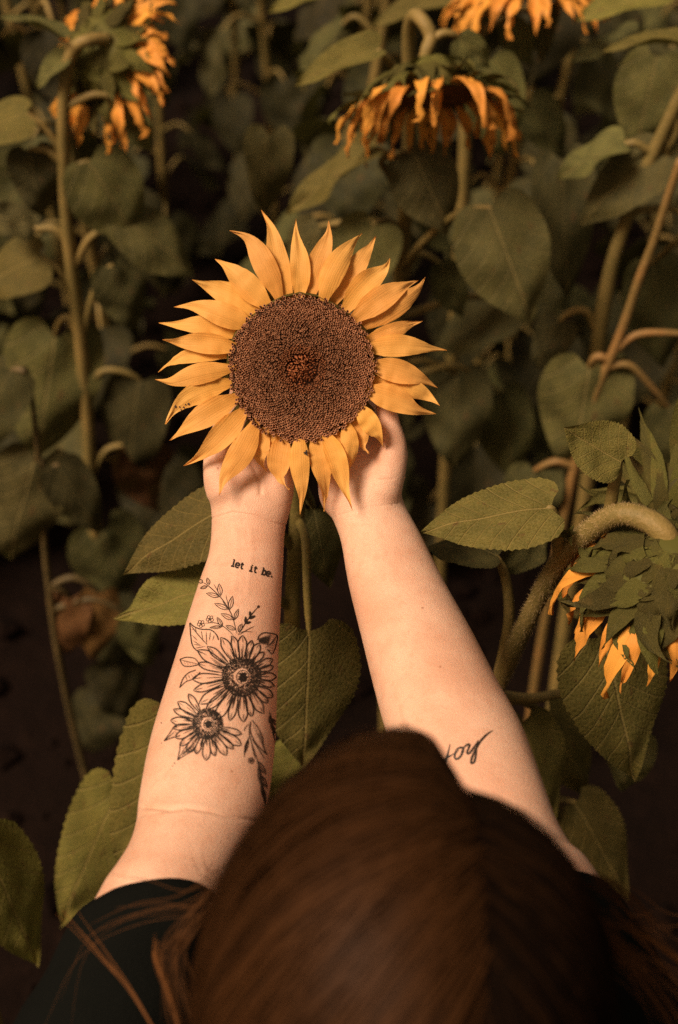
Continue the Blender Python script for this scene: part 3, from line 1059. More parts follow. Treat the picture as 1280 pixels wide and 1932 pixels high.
for k, (b0, m0, t0, w, lay, tw) in enumerate(PETALS):
    rnd = random.Random(k + 200)
    (bx, by), (mx, my), (tx, ty) = fc(b0), fc(m0), fc(t0)
    # start a little under the disk rim
    cx, cy = bx + (DISK[0] - bx) * .10, by + (DISK[1] - by) * .10
    # control so that the curve passes through the middle
    qx, qy = 2 * mx - .5 * (cx + tx), 2 * my - .5 * (cy + ty)
    N = 20
    path, wd = [], []
    sb = rnd.uniform(-7, 7)
    tl = math.hypot(tx - cx, ty - cy)
    ox, oy = -(ty - cy) / tl, (tx - cx) / tl
    dep0 = FD + .002 + .0032 * lay
    for i in range(N):
        t = i / (N - 1)
        x = (1 - t) ** 2 * cx + 2 * t * (1 - t) * qx + t * t * tx
        y = (1 - t) ** 2 * cy + 2 * t * (1 - t) * qy + t * t * ty
        sw_ = sb * math.sin(2 * math.pi * t) * t + sb * .5 * sstep(.75, 1, t)
        x, y = x + ox * sw_, y + oy * sw_
        d = dep0 - .006 * math.sin(math.pi * min(1, t * 1.1)) + .004 * t + rnd.uniform(-.0004, .0004) + (.007 * sstep(.7, 1, t) * (1 if k % 3 else -1))
        path.append(PD(x, y, d))
        wd.append(px_width(w * fs * table(PETAL_W, t), path[-1]))
    sv = []
    for i in range(N):
        tg = (path[min(i + 1, N - 1)] - path[max(i - 1, 0)]).normalized()
        s_ = tg.cross(FN).normalized()
        roll = tw * sstep(.35, 1.0, i / (N - 1)) + rnd.uniform(-.16, .16)
        sv.append((Matrix.Rotation(roll * .8, 3, tg) @ s_))
    # shared smooth roll
    me = strip_mesh('petal', path, wd, sv, rnd.uniform(-.13, -.04) if k % 4 else .07, 9, k, .0016)
    petal_objs.append(place('petal', me, M_PETAL, held))
# green bracts peeping between the petals
for k in range(34):
    rnd = random.Random(k + 500)
    th = 2 * math.pi * (k + rnd.uniform(-.3, .3)) / 34
    e = (math.cos(th), math.sin(th))
    L = rnd.uniform(36, 52)
    path = [PD(DISK[0] + e[0] * (118 + L * i / 6), DISK[1] + e[1] * (118 + L * i / 6), FD + .013 + .001 * i) for i in range(7)]
    tg = (path[-1] - path[0]).normalized()
    place('bract', strip_mesh('bract', path, [px_width(v, path[0]) for v in (20, 24, 22, 17, 11, 6, 1)], [tg.cross(FN).normalized()] * 7, -.1, 5, k), M_BRACT, held)

# a few dark bite marks on one petal and a tiny fly on another
m = NT('dark_speck')
M_SPECK = m.done(m.pbsdf((.03, .014, .008), .7).outputs[0])


def petal_surface(objs, px, py, off=.0004):
    ray = (PD(px, py, 1.0) - CAM).normalized()
    best = None
    for o in objs:
        vs_ = [v.co.copy() for v in o.data.vertices]
        bv = BVHTree.FromPolygons(vs_, [tuple(p.vertices) for p in o.data.polygons])
        h = bv.ray_cast(CAM, ray)
        if h[0] is not None and (best is None or h[3] < best[1]):
            best = (h[0], h[3], o)
    if best is None:
        return None, None
    return best[0] - ray * off, best[2]


for (x, y, s) in ((112, 854, 6), (131, 856, 4), (148, 858, 4), (155, 846, 3), (168, 844, 5), (137, 868, 3)):
    px, py = fc((x, y))
    p, o = petal_surface(petal_objs[27:28], px, py)
    if p is None:
        continue
    V = [p]
    r_ = s * fs * FD / FPX
    a_, b_, _ = frame_of(FN)
    for j in range(8):
        rr_ = r_ * (0.8 + .4 * ((j * 7) % 5) / 5)
        V.append(p + (a_ * math.cos(j * .785) + b_ * math.sin(j * .785)) * rr_)
    place('blemish', mesh_of('blemish', V, [(0, 1 + j, 1 + (j + 1) % 8) for j in range(8)]), M_SPECK, petal_objs[27])
fx, fy = fc((656, 1046))
fp, fo = petal_surface(petal_objs, fx, fy, .0006)
if fp is None:
    fp = PD(fx, fy, FD)
fly = thing('fly', 'tiny dark fly resting on a lower golden petal', 'fly', fp)
V, F = tube(catmull([fp + RGT * -.0018 + FN * .0004, fp + FN * .0008, fp + RGT * .0016 + UPV * .0008 + FN * .0005], 4), [.0002, .0005, .0007, .0009, .0009, .0008, .0008, .0006, .0003], 8)
place('body', mesh_of('body', V, F), M_SPECK, fly)
for s in (-1, 1):
    d = (RGT * .5 + UPV * s).normalized()
    path = [fp + FN * .0012 + d * (.0026 * i / 4) for i in range(5)]
    place('wing', strip_mesh('wing', path, [.0003, .0009, .0012, .001, .0002], [d.cross(FN)] * 5, 0, 3), M_SPECK, fly)
    V, F = [], []
    for j in range(3):
        d2 = (RGT * (j - 1) * .7 + UPV * s).normalized()
        tube([fp + FN * .0004, fp + d2 * .001 + FN * .0009, fp + d2 * .002], .00013, 4, True, V, F)
    place('legs', mesh_of('legs', V, F), M_SPECK, fly)

# ------------------------------------------------------------------ the person
def skin_material():
    m = NT('skin')
    tc = m.n('ShaderNodeTexCoord').outputs['Object']
    n1 = m.noise(tc, 16, 4, 0.6)
    n2 = m.noise(tc, 120, 4, 0.65)
    n3 = m.noise(tc, 900, 2, 0.6)
    c = m.mix(m.ramp(n1.outputs['Fac'], 0.35, 0.68), (0.70, 0.425, 0.295), (0.61, 0.330, 0.215))
    c = m.mix(m.math('MULTIPLY', m.ramp(n2.outputs['Fac'], 0.48, 0.70), 0.35), c, (0.58, 0.275, 0.165))
    fr = m.n('ShaderNodeTexVoronoi')
    fr.inputs['Scale'].default_value = 95
    m.l(tc, fr.inputs['Vector'])
    sepc = m.n('ShaderNodeSeparateColor')
    m.l(fr.outputs['Color'], sepc.inputs[0])
    dot = m.math('MULTIPLY', m.ramp(fr.outputs['Distance'], 0.05, 0.13, 1.0, 0.0), m.ramp(sepc.outputs[0], 0.80, 0.86))
    c = m.mix(m.math('MULTIPLY', dot, 0.6), c, (0.24, 0.085, 0.04))
    mp = m.n('ShaderNodeTexVoronoi', feature='DISTANCE_TO_EDGE')
    mp.inputs['Scale'].default_value = 700
    m.l(tc, mp.inputs['Vector'])
    h = m.math('ADD', m.math('MULTIPLY', n3.outputs['Fac'], 0.5), m.math('MULTIPLY', m.ramp(mp.outputs['Distance'], 0, .25), .6))
    h = m.math('ADD', h, m.math('MULTIPLY', n2.outputs['Fac'], 1.2))
    b = m.pbsdf(c, 0.5, m.bump(h, 0.35, 0.0009), 0.4)
    b.inputs['Subsurface Weight'].default_value = 0.12
    b.inputs['Subsurface Radius'].default_value = (1.0, 0.35, 0.2)
    b.inputs['Subsurface Scale'].default_value = 0.004
    return m.done(b.outputs[0])


M_SKIN = skin_material()
SHO_L, SHO_R = Vector((-.175, .37, 1.25)), Vector((.240, .37, 1.25))
# picture row, left edge, right edge, distance, thickness ratio
ARM_L = [(1000, 399, 539, 1.133, .76), (1050, 393, 536, 1.124, .78), (1100, 376, 533, 1.112, .80), (1150, 360, 531, 1.100, .82),
         (1200, 345, 528, 1.087, .84), (1300, 314, 524, 1.058, .87), (1400, 284, 520, 1.030, .88), (1500, 264, 508, 1.003, .86),
         (1560, 257, 488, .986, .88), (1610, 241, 464, .970, .92), (1660, 208, 440, .957, .95), (1720, 168, 415, .945, .95), (1932, 44, 372, .920, .92)]
ARM_R = [(980, 628, 779, 1.135, .76), (1020, 643, 799, 1.128, .78), (1100, 657, 838, 1.110, .82), (1200, 682, 892, 1.085, .86),
         (1300, 707, 942, 1.056, .87), (1370, 727, 980, 1.034, .87), (1430, 750, 1005, 1.014, .86), (1500, 788, 1030, .993, .86),
         (1560, 826, 1053, .977, .9), (1620, 862, 1092, .965, .93), (1690, 900, 1152, .950, .95), (1932, 1010, 1300, .925, .92)]
PALM_L = [(760, 452, 550, 1.168, .40), (800, 430, 551, 1.160, .42), (850, 394, 553, 1.150, .46), (890, 388, 556, 1.141, .50), (925, 392, 556, 1.136, .56), (960, 398, 550, 1.134, .66)]
PALM_R = [(755, 600, 742, 1.168, .36), (790, 594, 752, 1.160, .40), (830, 588, 762, 1.151, .46), (870, 590, 764, 1.143, .50), (905, 598, 758, 1.138, .56), (940, 612, 760, 1.136, .66)]


def row_sections(rows, sub=5):
    """dense list of (centre, half width, half thickness) along a limb"""
    C = catmull([PD((l + r) * .5, y, d) for (y, l, r, d, k) in rows], sub)
    W = catmull([Vector(((r - l) * .5 * d / FPX, (r - l) * .5 * d / FPX * k, 0)) for (y, l, r, d, k) in rows], sub)
    return C, W


def loft(C, A, B, seg=40, caps=True, V=None, F=None, power=2.0):
    """tube through centres C with half-axis vectors A and B"""
    V = [] if V is None else V
    F = [] if F is None else F
    b0 = len(V)
    n = len(C)
    for c, a, b in zip(C, A, B):
        for k in range(seg):
            th = 2 * math.pi * k / seg
            cs, sn = math.cos(th), math.sin(th)
            cs = math.copysign(abs(cs) ** (2 / power), cs)
            sn = math.copysign(abs(sn) ** (2 / power), sn)
            V.append(c + a * cs + b * sn)
    for i in range(n - 1):
        for k in range(seg):
            k2 = (k + 1) % seg
            F.append((b0 + i * seg + k, b0 + i * seg + k2, b0 + (i + 1) * seg + k2, b0 + (i + 1) * seg + k))
    if caps:
        F.append(tuple(b0 + k for k in reversed(range(seg))))
        F.append(tuple(b0 + (n - 1) * seg + k for k in range(seg)))
    return V, F


def limb_axes(C, W, grow=0.0, scale=1.0):
    A, B = [], []
    for i, (c, w) in enumerate(zip(C, W)):
        t = (C[min(i + 1, len(C) - 1)] - C[max(i - 1, 0)]).normalized()
        nrm = RGT.cross(t).normalized()
        A.append(RGT * (w.x * scale + grow))
        B.append(nrm * (w.y * scale + grow))
    return A, B


def ellipsoid(c, rx, ry, rz, rot=None, V=None, F=None, nu=24, nv=16):
    V = [] if V is None else V
    F = [] if F is None else F
    b = len(V)
    for i in range(nv + 1):
        ph = math.pi * i / nv
        for k in range(nu):
            th = 2 * math.pi * k / nu
            p = Vector((rx * math.sin(ph) * math.cos(th), ry * math.sin(ph) * math.sin(th), rz * math.cos(ph)))
            if i in (0, nv):
                p = p + Vector((math.cos(th), math.sin(th), 0)) * 1e-5
            V.append(c + (rot @ p if rot else p))
    for i in range(nv):
        for k in range(nu):
            k2 = (k + 1) % nu
            F.append((b + i * nu + k, b + (i + 1) * nu + k, b + (i + 1) * nu + k2, b + i * nu + k2))
    F.append(tuple(b + k for k in range(nu)))
    F.append(tuple(b + nv * nu + k for k in reversed(range(nu))))
    return V, F


HEAD = PD(768, 1905, .70)
HROT = Matrix.Rotation(R(-16), 3, 'X') @ Matrix.Rotation(R(4), 3, 'Y')
hp_ = lambda x, y, z: HEAD + HROT @ Vector((x, y, z))


def build_body():
    V, F = [], []
    # arms from fingertip side to shoulder, palm included so that the wrist runs through
    for palm, arm, sho in ((PALM_L, ARM_L, SHO_L), (PALM_R, ARM_R, SHO_R)):
        C, W = row_sections(palm + arm)
        C = C + [lerp(C[-1], sho, .5), sho]
        W = W + [Vector((.046, .046, 0)), Vector((.046, .048, 0))]
        A, B = limb_axes(C, W)
        # a cut perpendicular to the limb at the shoulder
        loft(C, A, B, 40, True, V, F)
    # thumbs with their mounts, fingers
    def chain(pts, rad, n=5):
        P = catmull(pts, n)
        k = len(P) - 1
        rr_ = []
        for i in range(k + 1):
            q = i / k * (len(rad) - 1)
            j = min(int(q), len(rad) - 2)
            rr_.append(lerp(rad[j], rad[j + 1], q - j))
        t = (P[-1] - P[-2]).normalized()
        P += [P[-1] + t * rr_[-1] * .5, P[-1] + t * rr_[-1] * .85]
        rr_ += [rr_[-1] * .8, rr_[-1] * .35]
        tube(P, rr_, 14, True, V, F)
    chain([PD(446, 962, 1.132), PD(424, 922, 1.128), PD(410, 882, 1.124), PD(412, 838, 1.124), PD(424, 795, 1.126)], [.010, .0165, .0118, .0100, .0078])
    chain([PD(702, 960, 1.134), PD(722, 922, 1.127), PD(743, 855, 1.124), PD(735, 800, 1.121), PD(722, 745, 1.121)], [.010, .0165, .0118, .0092, .0076])
    # heel of the hand on the little-finger side
    ellipsoid(PD(520, 915, 1.131), .014, .014, .026, Matrix.Rotation(PITCH, 3, 'X').inverted(), V, F)
    ellipsoid(PD(632, 915, 1.133), .014, .014, .026, Matrix.Rotation(PITCH, 3, 'X').inverted(), V, F)
    for i, (x, ln) in enumerate(((447, .95), (477, 1.05), (507, 1.0), (535, .82))):
        dx = 14 - 5 * i
        chain([PD(x, 790, 1.162), PD(x + 4, 752, 1.169), PD(x + dx, 752 - 62 * ln, 1.176), PD(x + 1.6 * dx, 752 - 108 * ln, 1.168), PD(x + 2 * dx, 752 - 140 * ln, 1.156)],
              [.0095, .0092, .0085, .0078, .0066])
    for i, (x, ln) in enumerate(((724, .95), (690, 1.05), (654, 1.0), (618, .82))):
        dx = -18 + 6 * i
        chain([PD(x, 785, 1.162), PD(x - 4, 748, 1.169), PD(x + dx, 748 - 62 * ln, 1.182), PD(x + 1.6 * dx, 748 - 108 * ln, 1.172), PD(x + 2 * dx, 748 - 140 * ln, 1.158)],
              [.0095, .0092, .0085, .0078, .0066])
    # torso, shoulders and neck
    cx = (SHO_L.x + SHO_R.x) * .5
    tors = [(.90, .130, .085, .33), (.97, .135, .088, .335), (1.05, .128, .086, .34), (1.15, .142, .098, .345), (1.23, .160, .098, .35), (1.285, .150, .078, .345), (1.325, .10, .062, .345), (1.35, .060, .052, .35)]
    C = catmull([Vector((cx, y, z)) for (z, a, b, y) in tors], 4)
    W = catmull([Vector((a, b, 0)) for (z, a, b, y) in tors], 4)
    loft(C, [Vector((w.x, 0, 0)) for w in W], [Vector((0, w.y, 0)) for w in W], 40, True, V, F)
    for s in (SHO_L, SHO_R):
        ellipsoid(s, .050, .050, .048, None, V, F)
        P = catmull([s, lerp(s, Vector((cx, .345, 1.31)), .5), Vector((cx, .345, 1.32))], 4)
        tube(P, [.048, .047, .046, .045, .044, .043, .042, .042, .042], 20, True, V, F)
    P = catmull([Vector((cx, .345, 1.28)), Vector((cx, .355, 1.37)), hp_(0, -.005, -.06)], 4)
    tube(P, [.058, .056, .054, .053, .053, .053, .053, .054, .055], 24, True, V, F)
    # head and face (turned to the flower)
    ellipsoid(hp_(0, -.010, .018), .076, .095, .095, HROT, V, F)
    ellipsoid(hp_(0, .022, -.040), .062, .066, .072, HROT, V, F)
    ellipsoid(hp_(0, .062, -.092), .026, .022, .018, HROT, V, F)      # chin
    tube([hp_(0, .084, .010), hp_(0, .092, -.010), hp_(0, .104, -.030), hp_(0, .098, -.040)], [.006, .009, .012, .009], 10, True, V, F)   # nose
    for s in (-1, 1):
        ellipsoid(hp_(s * .010, .094, -.038), .007, .008, .006, HROT, V, F, 10, 8)
        ellipsoid(hp_(s * .034, .068, -.020), .022, .018, .016, HROT, V, F, 12, 8)    # cheek
        tube([hp_(s * .014, .084, .014), hp_(s * .034, .080, .018), hp_(s * .052, .064, .012)], [.006, .007, .005], 8, True, V, F)   # brow
        ellipsoid(hp_(s * .078, -.008, -.018), .007, .016, .028, HROT, V, F, 12, 8)   # ear
    tube([hp_(-.022, .076, -.062), hp_(0, .087, -.059), hp_(.022, .076, -.062)], [.003, .0055, .003], 8, True, V, F)
    tube([hp_(-.018, .076, -.069), hp_(0, .086, -.069), hp_(.018, .076, -.069)], [.003, .006, .003], 8, True, V, F)
    me = bpy.data.meshes.new('raw_body')
    me.from_pydata([tuple(v) for v in V], [], F)
    bm = bmesh.new()
    bm.from_mesh(me)
    bmesh.ops.recalc_face_normals(bm, faces=bm.faces)
    bm.to_mesh(me)
    bm.free()
    o = bpy.data.objects.new('raw_body', me)
    COL.objects.link(o)
    md = o.modifiers.new('r', 'REMESH')
    md.mode = 'VOXEL'
    md.voxel_size = .0026
    sm = o.modifiers.new('s', 'SMOOTH')
    sm.factor = .5
    sm.iterations = 12
    dg = bpy.context.evaluated_depsgraph_get()
    out = bpy.data.meshes.new_from_object(o.evaluated_get(dg))
    bpy.data.objects.remove(o)
    # finer mesh where the skin folds, then press the folds in
    folds = [([(272, 1522), (320, 1527), (352, 1523), (395, 1530), (440, 1541), (500, 1552)], 5.0, .0014),
             ([(262, 1540), (300, 1533), (345, 1527)], 3.5, .0005),
             ([(400, 978), (440, 966), (478, 972), (510, 985), (540, 992)], 2.6, .0006),
             ([(470, 862), (480, 884), (492, 908), (492, 930)], 6.0, .0010),
             ([(446, 1000), (448, 1060), (442, 1110)], 8.0, -.00022),
             ([(474, 1000), (474, 1060), (468, 1120)], 7.0, -.00020),
             ([(708, 1000), (728, 1060), (750, 1110)], 9.0, -.0002),
             ([(640, 972), (690, 958), (752, 950)], 3.0, .0003),
             ([(664, 888), (700, 905), (742, 904)], 3.0, .0003)]
    bm = bmesh.new()
    bm.from_mesh(out)

    def fold_dist(px, py, poly):
        best = 1e9
        for (a, b), (c, d) in zip(poly, poly[1:]):
            ux, uy = c - a, d - b
            t = max(0, min(1, ((px - a) * ux + (py - b) * uy) / (ux * ux + uy * uy)))
            best = min(best, math.hypot(px - a - t * ux, py - b - t * uy))
        return best
    faces = []
    bm.faces.ensure_lookup_table()
    for f in bm.faces:
        c = f.calc_center_median()
        if c.y < .5 or f.normal.dot(FWD) > .2:
            continue
        px, py, d = proj(c)
        if any(fold_dist(px, py, q[0]) < q[1] * 2.6 + 6 for q in folds):
            faces.append(f)
    edges = list({e for f in faces for e in f.edges})
    bmesh.ops.subdivide_edges(bm, edges=edges, cuts=2, use_grid_fill=True, smooth=0.0)
    bm.normal_update()
    mv = []
    for v in bm.verts:
        if v.co.y < .5:
            continue
        if v.normal.dot(FWD) > .2:
            continue
        px, py, d = proj(v.co)
        z = 0
        for poly, sg, dp in folds:
            if not (min(p[0] for p in poly) - 40 < px < max(p[0] for p in poly) + 40 and min(p[1] for p in poly) - 40 < py < max(p[1] for p in poly) + 40):
                continue
            dd = fold_dist(px, py, poly)
            if dd < sg * 3:
                z += dp * math.exp(-(dd / sg * 1.4) ** 2) - dp * .10 * math.exp(-((dd - sg * 1.5) / sg) ** 2)
        if z:
            mv.append((v, z))
    for v, z in mv:
        v.co = v.co - v.normal * z
    bm.to_mesh(out)
    bm.free()
    out.name = 'body'
    out.polygons.foreach_set('use_smooth', [True] * len(out.polygons))
    out.materials.clear()
    return out


cxs = (SHO_L.x + SHO_R.x) * .5
person = thing('person', 'person seen from behind in black t-shirt, tattooed arms raised around a sunflower', 'person', (cxs, .33, 0))
body_me = build_body()
body = place('body', body_me, M_SKIN, person)
for s in (-1, 1):
    V, F = ellipsoid(hp_(s * .031, .074, .000), .0115, .0115, .0115, None, nu=16, nv=10)
    m = NT('eye_white')
    place('eye', mesh_of('eye', V, F), m.done(m.pbsdf((.55, .5, .45), .2).outputs[0]), person)

# ---- clothes
M_SHIRT = cloth_material('black_jersey', (.0022, .0025, .0019), (.0048, .0052, .0040))
M_JEANS = cloth_material('dark_denim', (.012, .015, .022), (.022, .026, .034), 600)
M_SHOE = cloth_material('dark_canvas', (.02, .018, .016), (.04, .036, .03), 500)


def build_shirt():
    V, F = [], []
    for arm, sho, row0 in ((ARM_L, SHO_L, 1732), (ARM_R, SHO_R, 1716)):
        C, W = row_sections(arm, 10)
        st = min(range(len(C)), key=lambda i: abs(proj(C[i])[1] - row0))
        C, W = C[st:], W[st:]
        C = C + [lerp(C[-1], sho, .33), lerp(C[-1], sho, .66), sho]
        W = W + [Vector((.054, .054, 0)), Vector((.057, .058, 0)), Vector((.060, .062, 0))]
        A, B = limb_axes(C, W, .004, 1.03)
        for i in range(min(14, len(C) - 1)):
            t = (C[i + 1] - C[max(i - 1, 0)]).normalized()
            sg = 1 if B[i].dot(FWD) < 0 else -1
            B[i] = B[i] - t * (sg * .020 * (1 - i / 14))
        for i in range(len(C)):
            k = 1 + .025 * math.sin(i * .9) + .03 * noise.noise(Vector((i * .35, sho.x * 9, 2)))
            A[i] *= k
            B[i] *= 1 + .03 * noise.noise(Vector((i * .4, sho.x * 5, 7)))
        # turned-in hem: inner wall first, then the rim, then the outside
        Ci = [C[6], C[2], C[0], C[0]]
        loft(Ci + C, [A[6] * .965, A[2] * .962, A[0] * .962, A[0] * .99] + A, [B[6] * .965, B[2] * .962, B[0] * .962, B[0] * .99] + B, 44, False, V, F)
    cx = cxs
    tors = [(.90, .180, .122, .33), (.98, .166, .112, .335), (1.05, .152, .106, .34), (1.15, .165, .120, .345), (1.235, .190, .118, .35), (1.29, .176, .096, .345), (1.328, .108, .074, .345), (1.345, .074, .066, .35)]
    C = catmull([Vector((cx, y, z)) for (z, a, b, y) in tors], 5)
    W = catmull([Vector((a, b, 0)) for (z, a, b, y) in tors], 5)
    W = [Vector((w.x * (1 + .02 * noise.noise(Vector((i * .5, 1, 1)))), w.y * (1 + .02 * noise.noise(Vector((i * .5, 4, 1)))), 0)) for i, w in enumerate(W)]
    loft(C, [Vector((w.x, 0, 0)) for w in W], [Vector((0, w.y, 0)) for w in W], 48, False, V, F)
    for s in (SHO_L, SHO_R):
        P = catmull([s + Vector((math.copysign(.01, s.x), 0, 0)), lerp(s, Vector((cx, .345, 1.31)), .5), Vector((cx, .345, 1.315))], 4)
        tube(P, [.064, .062, .060, .058, .056, .054, .052, .050, .048], 24, True, V, F)
    # cloth ripples
    out = []
    for v in V:
        d = noise.noise_vector(v * 16) * .0035 + noise.noise_vector(v * 45) * .0012
        out.append(v + d)
    return mesh_of('t_shirt', out, F)


place('t_shirt', build_shirt(), M_SHIRT, person)
V, F = [], []
for s in (-1, 1):
    pts = [Vector((cxs + s * .06, .33, .94)), Vector((cxs + s * .085, .33, .80)), Vector((cxs + s * .09, .335, .62)), Vector((cxs + s * .09, .34, .46)), Vector((cxs + s * .09, .33, .28)), Vector((cxs + s * .09, .32, .07))]
    P = catmull(pts, 5)
    rr_ = catmull([Vector((r_, 0, 0)) for r_ in (.10, .098, .08, .066, .060, .058)], 5)
    rr_ = [q.x for q in rr_]
    tube(P, rr_, 28, True, V, F)
loft([Vector((cxs, .33, z)) for z in (.84, .88, .94, 1.0)], [Vector((a, 0, 0)) for a in (.16, .185, .186, .172)], [Vector((0, b, 0)) for b in (.10, .126, .126, .116)], 40, True, V, F)
V = [v + noise.noise_vector(v * 14) * .005 for v in V]
place('trousers', mesh_of('trousers', V, F), M_JEANS, person)
for s in (-1, 1):
    c = Vector((cxs + s * .09, .30, .0))
    ys = [(-.04, .022, .04), (-.02, .036, .055), (.03, .040, .05), (.09, .042, .038), (.15, .044, .030), (.19, .034, .024), (.205, .012, .012)]
    C = [c + Vector((0, y, h)) for (y, w, h) in ys]
    V, F = loft(C, [Vector((w, 0, 0)) for (y, w, h) in ys], [Vector((0, 0, h)) for (y, w, h) in ys], 24, True, power=2.6)
    place('shoe', mesh_of('shoe', V, F), M_SHOE, person)


# ---- hair
def hair_material():
    m = NT('brown_hair')
    at = m.n('ShaderNodeAttribute', attribute_name='tone')
    b = m.pbsdf(at.outputs['Color'], 0.55, None, 0.06)
    return m.done(b.outputs[0])


HAX = Vector((.101, .119, .124))
HC = hp_(0, -.012, .016)


def hair_point(d, mul=1.0):
    side = 1.045 if d.x < .18 else 0.985
    w = sstep(-.06, .24, d.x)
    side = lerp(1.03, lerp(.935, .84, sstep(-.25, .6, d.y)), w)
    return HC + HROT @ Vector((d.x * HAX.x, d.y * HAX.y, d.z * HAX.z)) * (mul * side)


def slerp(a, b, t):
    w = math.acos(max(-1, min(1, a.dot(b))))
    return (a * math.sin((1 - t) * w) + b * math.sin(t * w)) / math.sin(w)


def build_hair():
    rnd = random.Random(31)
    V, F, C = [], [], []
    # the mass of hair beneath the loose strands, open at the face
    nu, nv = 64, 40
    for i in range(nv + 1):
        ph = R(2) + R(126) * i / nv
        for k in range(nu):
            th = R(90 + 48) + R(360 - 96) * k / (nu - 1)
            d = Vector((math.sin(ph) * math.cos(th), math.sin(ph) * math.sin(th), math.cos(ph)))
            mul = .955 + .018 * noise.noise(Vector((d.x * 3 + d.y * 2, d.y * 1.2, d.z * 2))) + .012 * math.sin(d.x * 38 + 4 * noise.noise(d * 2))
            V.append(hair_point(d, mul))
            C.append((.0050, .0024, .0012))
    for i in range(nv):
        for k in range(nu - 1):
            F.append((i * nu + k, (i + 1) * nu + k, (i + 1) * nu + k + 1, i * nu + k + 1))

    def ribbon(P, w, col, outw):
        b = len(V)
        n = len(P)
        for i, p in enumerate(P):
            t = (P[min(i + 1, n - 1)] - P[max(i - 1, 0)]).normalized()
            s_ = t.cross(outw[i])
            if s_.length < 1e-6:
                s_ = Vector((1, 0, 0))
            s_.normalize()
            q = i / (n - 1)
            ww = w * (1 - .75 * q ** 3) * .5
            V.append(p - s_ * ww)
            V.append(p + s_ * ww)
            C.append(col)
            C.append(col)
        for i in range(n - 1):
            a = b + 2 * i
            F.append((a, a + 1, a + 3, a + 2))
    for _ in range(7500):
        s = -1 if rnd.random() < .55 else 1
        phi = R(rnd.uniform(-85, 42))
        r0 = Vector((.20 + rnd.gauss(0, .03) + .03 * s, math.sin(phi), math.cos(phi))).normalized()
        u = (phi - R(-85)) / R(127)
        ey = lerp(-1.0, .42, u) + rnd.uniform(-.22, .22)
        ex = s * lerp(.35, .95, min(1, u * 1.5)) * rnd.uniform(.5, 1.05)
        e = Vector((ex, ey, rnd.uniform(-.75, -.25))).normalized()
        # clumps share a tone and a lift
        cl = noise.noise(Vector((e.x * 6, e.y * 6, s))) * 1.3
        cl2 = noise.noise(Vector((e.x * 14 + 9, e.y * 14, s)))
        mul = .985 + .03 * cl + rnd.uniform(-.02, .028)
        light = max(0, .16 - .30 * s + 0.62 * cl + .20 * cl2 + rnd.gauss(0, .14))  # strands left of the parting painted lighter, as if lit from that side
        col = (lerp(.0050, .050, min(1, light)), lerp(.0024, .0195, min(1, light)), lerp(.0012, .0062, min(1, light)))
        N = 15
        P, O = [], []
        stray = rnd.random() < .03
        sl_ = rnd.uniform(.04, .16)
        for i in range(N):
            t = i / (N - 1)
            tt = t ** .9
            d = slerp(r0, e, tt)
            lift = .035 * math.sin(math.pi * min(1, t * 2.2)) if t < .45 else 0
            wob = .006 * noise.noise(Vector((t * 4, _ * .37, 2)))
            m_ = mul + lift + wob + (sl_ * t * (1 - .4 * t) if stray else 0)
            P.append(hair_point(d, m_))
            O.append((P[-1] - HC).normalized())
        # hang down to the shoulders
        L = rnd.uniform(.10, .26)
        p = P[-1].copy()
        dd = (P[-1] - P[-2]).normalized()
        wv = Vector((rnd.uniform(-1, 1), rnd.uniform(-1, 1), 0)) * .25
        for i in range(6):
            dd = (dd * .6 + Vector((0, -.04, -1)) * .4 + wv * .12 * math.sin(i * 1.3)).normalized()
            p = p + dd * (L / 6)
            P.append(p.copy())
            O.append((HROT @ Vector((e.x, e.y, 0))).normalized())
        ribbon(P, .0004 if stray else rnd.uniform(.0007, .0016), col, O)
    # loose locks fallen over the shoulders, and fly-away hairs
    def lock(pts, n, spread, w, tone):
        base = catmull([PD(*q) for q in pts], 6)
        for _ in range(n):
            o1 = Vector((rnd.gauss(0, 1), rnd.gauss(0, 1), rnd.gauss(0, 1))) * spread
            o2 = Vector((rnd.gauss(0, 1), rnd.gauss(0, 1), rnd.gauss(0, 1))) * spread
            k = len(base) - 1
            P = [p + lerp(o1, o2, i / k) * (.35 + .65 * i / k) for i, p in enumerate(base)]
            g = rnd.uniform(.6, 1.3)
            ribbon(P, w * rnd.uniform(.7, 1.2), tuple(g * x for x in tone), [(CAM - p).normalized() for p in P])
    T = (.13, .050, .015)
    lock([(320, 1995, .77), (252, 1880, .79), (192, 1800, .81), (124, 1716, .84)], 4, .0028, .0006, T)
    lock([(350, 1995, .75), (320, 1885, .77), (296, 1810, .79), (304, 1770, .80)], 9, .003, .0007, T)
    lock([(410, 1700, .78), (360, 1760, .77), (330, 1820, .77), (350, 1950, .74)], 22, .009, .0006, (.06, .024, .008))
    lock([(400, 1720, .78), (250, 1740, .82), (150, 1800, .85), (100, 1930, .86)], 3, .012, .0004, (.07, .03, .012))
    lock([(1340, 1860, .80), (1260, 1795, .80), (1200, 1758, .79), (1125, 1732, .77)], 9, .004, .0007, T)
    lock([(1120, 1660, .75), (1190, 1700, .80), (1240, 1750, .82), (1290, 1760, .82)], 16, .010, .0006, (.10, .04, .015))
    lock([(1130, 1740, .73), (1170, 1800, .76), (1220, 1850, .77), (1290, 1940, .77)], 26, .010, .0007, (.11, .045, .016))
    lock([(440, 1668, .80), (392, 1650, .85), (374, 1606, .89)], 5, .006, .0004, (.05, .02, .008))
    lock([(450, 1620, .76), (360, 1680, .79), (280, 1690, .82), (200, 1720, .84)], 5, .010, .0006, (.08, .033, .012))
    return mesh_of('hair', V, F, cols=C)


place('hair', build_hair(), hair_material(), person)
